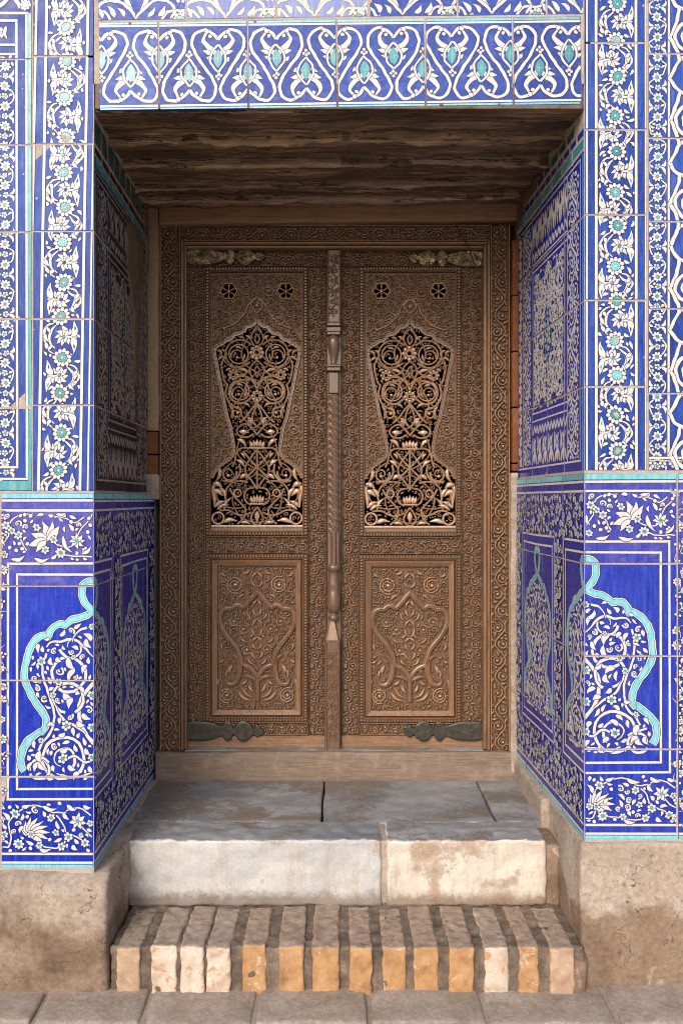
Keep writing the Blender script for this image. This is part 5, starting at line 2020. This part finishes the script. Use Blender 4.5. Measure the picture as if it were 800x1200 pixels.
def carved_panel(leaf, cx, dy, x0, y0, x1, y1, seed):
    """lower panel: chamfered frame, cusped cartouche, rosettes and leaves"""
    R = Relief(LF)
    # chamfer running down into the panel
    b = 7.5
    o_ = [(x0, y0), (x1, y0), (x1, y1), (x0, y1)]
    m_ = [(x0 + 2.4, y0 + 2.4), (x1 - 2.4, y0 + 2.4), (x1 - 2.4, y1 - 2.4), (x0 + 2.4, y1 - 2.4)]
    i_ = [(x0 + b, y0 + b), (x1 - b, y0 + b), (x1 - b, y1 - b), (x0 + b, y1 - b)]
    L = [[R.vert(*p, n) for p in P] for P, n in ((o_, -0.05), (o_, -0.014), (m_, 0.004), (i_, -0.010), (i_, -0.028))]
    for a, c in zip(L, L[1:]):
        for k in range(4):
            j = (k + 1) % 4
            R.face(a[k], a[j], c[j], c[k])
    R.obj('panel_frame', 'moulding_wood', leaf)
    R = Relief(LF, -0.026, 0.018)
    R.box(x0 + b - 1, y0 + b - 1, x1 - b + 1, y1 - b + 1, -0.045, -0.026)
    R.mi = 1
    R.worn = 2
    px0, py0, px1, py1 = x0 + b, y0 + b, x1 - b, y1 - b
    f = lambda q: (lambda p: (cx + q * Z3(*p)[0], Z3(*p)[1] + dy))
    keep = []
    R.occ = set()

    def st(P, w, h, wf=wf_const, mir=True, n=4):
        for q in ((1, -1) if mir else (1,)):
            g = catmull([f(q)(p) for p in P], n)
            R.worn = None
            R.ridge(g, w, wf, h=h, prof=((-0.5, 0), (-0.45, 0.8), (-0.34, 0.95), (-0.26, 0.72), (0, 0.9), (0.26, 0.72), (0.34, 0.95), (0.45, 0.8), (0.5, 0)))
            R.worn = 2
            keep.extend((p, w) for p in g)

    def lv(p, c, w, b_=0.15):
        for q in (1, -1):
            a, d = f(q)(p), f(q)(c)
            R.L(a, d, w, b_ * q)
            keep.extend((((a[0] + (d[0] - a[0]) * k / 3), (a[1] + (d[1] - a[1]) * k / 3)), w * 0.7) for k in range(4))
    st([(369, 265), (330, 310), (285, 362), (262, 378), (240, 362), (205, 368), (178, 388), (150, 388), (118, 402), (100, 440), (108, 510), (150, 585), (208, 655), (240, 720), (258, 790)], 7.0, 0.020)
    st([(182, 725), (225, 748), (242, 800), (235, 870), (205, 930), (155, 935), (130, 890)], 7.5, 0.018, wf_both)
    st([(258, 792), (310, 815), (345, 850), (368, 890)], 6.5, 0.018)
    st([(250, 885), (300, 880), (345, 900), (366, 930)], 5.2, 0.016, wf_both)
    st([(369, 870), (369, 950), (369, 1060)], 5.5, 0.016, mir=False)
    for c, r in (((210, 220), 62), ((150, 1020), 55)):
        for q in (1, -1):
            cc = f(q)(c)
            rr = r / 6.154
            R.ridge(spiral(cc, rr * 1.02, rr * 0.40, 1.2 * q, 1.75 * q, 30), 2.1, h=0.013)
            R.B(cc, rr * 0.24, h=0.016)
            for k in range(7):
                a = 2 * PI * k / 7
                R.L((cc[0] + rr * 0.62 * math.cos(a), cc[1] + rr * 0.62 * math.sin(a)), (cc[0] + rr * 0.98 * math.cos(a + 0.4), cc[1] + rr * 0.98 * math.sin(a + 0.4)), 2.2)
            keep.append((cc, rr * 2.1))
    for c in ((200, 485), (270, 540), (295, 690)):
        for q in (1, -1):
            cc = f(q)(c)
            R.ridge(spiral(cc, 5.6, 2.6, 0.5 * q, 1.2 * q, 16), 2.0, wf_tail, h=0.013)
            R.B(cc, 1.7, h=0.015)
            for k in range(5):
                a = 2 * PI * k / 5 + 0.4
                R.L((cc[0] + 5.2 * math.cos(a), cc[1] + 5.2 * math.sin(a)), (cc[0] + 8.4 * math.cos(a + 0.5), cc[1] + 8.4 * math.sin(a + 0.5)), 2.2)
            keep.append((cc, 13))
    for p, c, w in (((369, 130), (330, 190), 5), ((330, 190), (369, 240), 5), ((369, 330), (340, 390), 5), ((340, 390), (369, 450), 5), ((369, 470), (335, 530), 5), ((335, 530), (369, 600), 5), ((300, 420), (340, 480), 4.6),
                    ((369, 600), (335, 640), 5), ((335, 640), (369, 690), 5), ((330, 700), (365, 760), 5), ((300, 750), (350, 800), 5), ((310, 600), (340, 570), 4.4), ((250, 600), (300, 640), 4.4), ((190, 800), (170, 870), 7), ((160, 830), (150, 900), 5),
                    ((310, 940), (350, 1000), 6), ((250, 940), (300, 900), 5), ((230, 990), (330, 1060), 6), ((260, 960), (345, 1040), 5), ((110, 130), (150, 160), 5), ((270, 140), (320, 110), 5), ((280, 290), (230, 330), 5),
                    ((110, 640), (130, 700), 5), ((90, 780), (130, 760), 5), ((100, 900), (90, 960), 5)):
        lv(p, c, w)

    def inside(x, y, m):
        if not (px0 + m < x < px1 - m and py0 + m < y < py1 - m):
            return False
        return all(math.hypot(x - p[0], y - p[1]) > w * 0.5 + m * 0.62 for p, w in keep)
    pack(R, lambda x, y, m: px0 + 1 < x < px1 - 1 and py0 + 1 < y < py1 - 1, (px0, py0, px1, py1), seed, rmax=4.4, w=1.8, tries=3.6, rmin=0.85)
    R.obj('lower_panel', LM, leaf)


def hinge(leaf, pts, mat, n, label=None, studs=()):
    R = Relief(LF)
    P = catmull(pts, 4, True)[:-1]
    cx, cy = sum(p[0] for p in P) / len(P), sum(p[1] for p in P) / len(P)
    m = len(P)
    base = [R.vert(x, y, n - 0.012) for x, y in P]
    mid = [R.vert(x, y, n + 0.002) for x, y in P]
    top = [R.vert(x, cy + (y - cy) * 0.80, n + 0.005) for x, y in P]
    for a, b in ((base, mid), (mid, top)):
        for k in range(m):
            R.face(a[k], a[(k + 1) % m], b[(k + 1) % m], b[k])
    R.face(*top)
    for s in studs:
        R.B(s, 1.8, h=0.005, n0=n + 0.0045)
    o = R.obj('hinge', mat, leaf)
    if label:
        o['label'] = label


def strap(x0, x1, yc, hh):
    """outline of a lobed strap hinge from its broad end x0 to its point x1"""
    X = lambda t: x0 + (x1 - x0) * t
    up = [(0, -0.75), (0.2, -0.95), (0.35, -0.8), (0.46, -0.5), (0.52, -0.95), (0.58, -0.85), (0.62, -0.3), (0.68, -0.85), (0.76, -1.0), (0.84, -0.6), (0.87, -0.3), (0.92, -0.6), (1.0, 0.0)]
    P = [(X(t), yc + hh * v) for t, v in up] + [(X(t), yc - hh * v) for t, v in reversed(up[:-1])]
    return P


def make_leaf(leaf, xa, xb, xc, xd, xe, xf, cx, dy, seed):
    y0, y1 = 290.5, 879
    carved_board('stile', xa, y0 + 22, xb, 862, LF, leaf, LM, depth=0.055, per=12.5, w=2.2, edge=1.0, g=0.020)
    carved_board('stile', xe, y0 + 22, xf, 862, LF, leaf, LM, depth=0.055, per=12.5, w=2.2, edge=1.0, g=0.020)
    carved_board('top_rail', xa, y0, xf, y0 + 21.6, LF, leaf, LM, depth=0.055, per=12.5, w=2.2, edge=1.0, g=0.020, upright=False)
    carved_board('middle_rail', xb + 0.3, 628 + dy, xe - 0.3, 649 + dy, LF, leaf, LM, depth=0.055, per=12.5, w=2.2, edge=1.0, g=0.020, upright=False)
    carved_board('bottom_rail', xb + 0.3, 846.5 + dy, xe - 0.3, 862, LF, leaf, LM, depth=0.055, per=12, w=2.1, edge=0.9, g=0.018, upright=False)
    R = Relief(LF)
    R.box(xa, 862.4, xf, y1, -0.055, -0.004, 0.5, 0.003)
    R.obj('kick_board', 'moulding_wood_across', leaf)
    bead_frame('bead_moulding', xb + 0.3, y0 + 22, xe - 0.3, 627.6 + dy, 6.0, leaf, LM)
    bead_frame('bead_moulding', xb + 0.3, 649.4 + dy, xe - 0.3, 846.2 + dy, 6.0, leaf, LM)
    pierced_panel(leaf, cx, dy, xb + 6.2, xe - 6.2, y0 + 28.5, 621.4 + dy)
    carved_panel(leaf, cx, dy, xb + 6.4, 655.6 + dy, xe - 6.4, 840 + dy, seed)


leaf_l = thing('door_leaf', 'left carved wooden door leaf with pierced panel and turned centre post', 'door', (PX(300, 4.03), 1.03, PZ(880, 4.03)))
leaf_r = thing('door_leaf', 'right carved wooden door leaf with pierced panel beside the centre post', 'door', (PX(482, 4.03), 1.03, PZ(880, 4.03)))
make_leaf(leaf_l, 218.6, 240.5, 247, 355, 360.5, 382.5, 301.0, 0, 5)
make_leaf(leaf_r, 399.5, 421.0, 427, 533.5, 540, 566.2, 480.3, 1, 6)
hinge(leaf_l, strap(217.5, 309, 856.5, 12), 'old_iron', 0.006, 'dark iron lobed strap hinge', [(228, 856), (246, 856), (278, 856)])
hinge(leaf_r, strap(564.5, 472, 856.5, 12), 'old_iron', 0.006, 'dark iron lobed strap hinge', [(553, 856), (536, 856), (503, 856)])
hinge(leaf_l, strap(220.5, 311, 301, 10), 'old_brass', 0.006, 'crumpled tarnished brass strap hinge', [(237, 299), (267, 298), (283, 303)])
hinge(leaf_r, strap(564.5, 478, 303, 10), 'old_brass', 0.004, 'dull tarnished brass strap hinge', [(525, 300)])

# ------------------------------------------------------------------ turned centre post, fixed to the left leaf
PXC = 390.8


def lathe(R, prof, cx, n0, seg=20, twist=None, ny=None):
    """prof: (y, r) in picture units"""
    s = R.f.s
    rows = []
    for y, r in prof:
        row = []
        for k in range(seg):
            a = 2 * PI * k / seg
            rr = r * (twist(a, y) if twist else 1.0)
            row.append(R.vert(cx + rr * math.cos(a), y, n0 + rr * s * math.sin(a)))
        rows.append(row)
    for a, b in zip(rows, rows[1:]):
        for k in range(seg):
            R.face(a[k], a[(k + 1) % seg], b[(k + 1) % seg], b[k])
    R.face(*rows[0])
    R.face(*reversed(rows[-1]))


cpost = Relief(LF)
cpost.box(383.2, 294, 387.5, 878, -0.05, 0.006)
cpost.box(394, 294, 399.2, 878, -0.05, 0.006)
cpost.box(387.5, 294, 394, 878, -0.05, 0.004)
core = cpost.obj('centre_post', 'post_wood', leaf_l)
R = Relief(LF, 0.026, 0.008)
R.box(382.8, 294.5, 399.6, 379, 0.002, 0.026, 0.8, 0.006)
R.mi = 1
running_scroll(R, lambda t, o: (391.2 + o, 300 + t), 72, 5.8, 12, 2.2, rf, 1)
R.ridge([(384.6, 296), (384.6, 377.5)], 1.6)
R.ridge([(397.8, 296), (397.8, 377.5)], 1.6)
R.obj('carved_block', ['post_wood', 'carved_wood'], core)
for rows_ in (((379.3, 384, 8.2, 0.040), (384.0, 390.2, 8.6, 0.030), (390.2, 394.5, 8.0, 0.044)), ((428, 431.5, 8.8, 0.040), (431.5, 436.5, 8.2, 0.046))):
    R = Relief(LF)
    for y0, y1, w, n in rows_:
        R.box(PXC - w, y0, PXC + w, y1, 0.0, n, 1.0, 0.006)
    R.obj('collar', 'post_wood', core)
R = Relief(LF)
lathe(R, [(394.5, 4), (396, 6.2), (400, 7.2), (405, 7.3), (411, 6.2), (419, 4.2), (425, 3.2), (428, 3.6)], PXC, 0.018)
R.obj('vase', 'post_wood', core, True)
R = Relief(LF)
R.box(PXC - 6.6, 436.8, PXC + 6.6, 463, 0.0, 0.040, 1.6, 0.012)
R.obj('shaft_block', 'post_wood', core)
R = Relief(LF)
lathe(R, [(463 + k * 1.0, 6.4) for k in range(162)], PXC, 0.018, 26, lambda a, y: 1 + 0.14 * math.cos(5 * a + (y - 463) * 0.72))
R.obj('rope_shaft', 'post_wood', core)
R = Relief(LF)
lathe(R, [(624 + k * 4.6, 6.5) for k in range(9)], PXC, 0.018, 30, lambda a, y: 1 + 0.13 * math.cos(10 * a))
R.obj('fluted_shaft', 'post_wood', core)
R = Relief(LF)
lathe(R, [(660.5, 5), (661.5, 7.8), (665, 8.2), (667.5, 7.6), (668.5, 6.0), (673, 6.2), (683, 6.8), (688, 7.4), (690, 6.6), (693, 7.4), (700, 8.2), (708, 8.2), (713, 7.4), (716, 5.2), (718, 3.2), (719.5, 3.2), (720.5, 5.8), (723.5, 6.0), (725.5, 5.2), (727, 3.0)], PXC, 0.020)
R.obj('turned_bulb', 'post_wood', core, True)
R = Relief(LF)
x = 389.6
lv = [[R.vert(x + a * w, y, n) for a, n in ((-1, 0.0), (-0.72, d), (0.72, d), (1, 0.0))] for y, w, d in ((726, 2.6, 0.026), (749, 9.0, 0.040))]
for k in range(3):
    R.face(lv[0][k], lv[0][k + 1], lv[1][k + 1], lv[1][k])
R.face(*lv[0])
R.obj('taper', 'plain_wood_upright', core)
R = Relief(LF, 0.034, 0.008)
R.box(380.6, 749.2, 398.6, 878.5, 0.001, 0.034, 0.8, 0.006)
R.mi = 1
running_scroll(R, lambda t, o: (389.6 + o, 762 + t), 104, 6.2, 12, 2.2, rf, 1)
R.ridge([(382.4, 751), (382.4, 877)], 1.6)
R.ridge([(396.8, 751), (396.8, 877)], 1.6)
R.obj('carved_block', ['post_wood', 'carved_wood'], core)

# ------------------------------------------------------------------ loose wire hanging over the head of the frame
R = Relief(FR)
s_ = FR.s
pw = catmull([(531, 259), (537, 272), (545, 284), (550, 296), (556, 311)], 5)
rows = [[R.vert(px + 0.9 * math.cos(2 * PI * k / 6), py, 0.017 - 0.00006 * (py - 259) ** 1.2 + 0.9 * s_ * math.sin(2 * PI * k / 6)) for k in range(6)] for px, py in pw]
for a, b in zip(rows, rows[1:]):
    for k in range(6):
        R.face(a[k], a[(k + 1) % 6], b[(k + 1) % 6], b[k])
wire = R.obj('hanging_wire', 'black_wire', None)
wire['label'] = 'short black wire hanging across the top right of the door frame'
wire['category'] = 'wire'
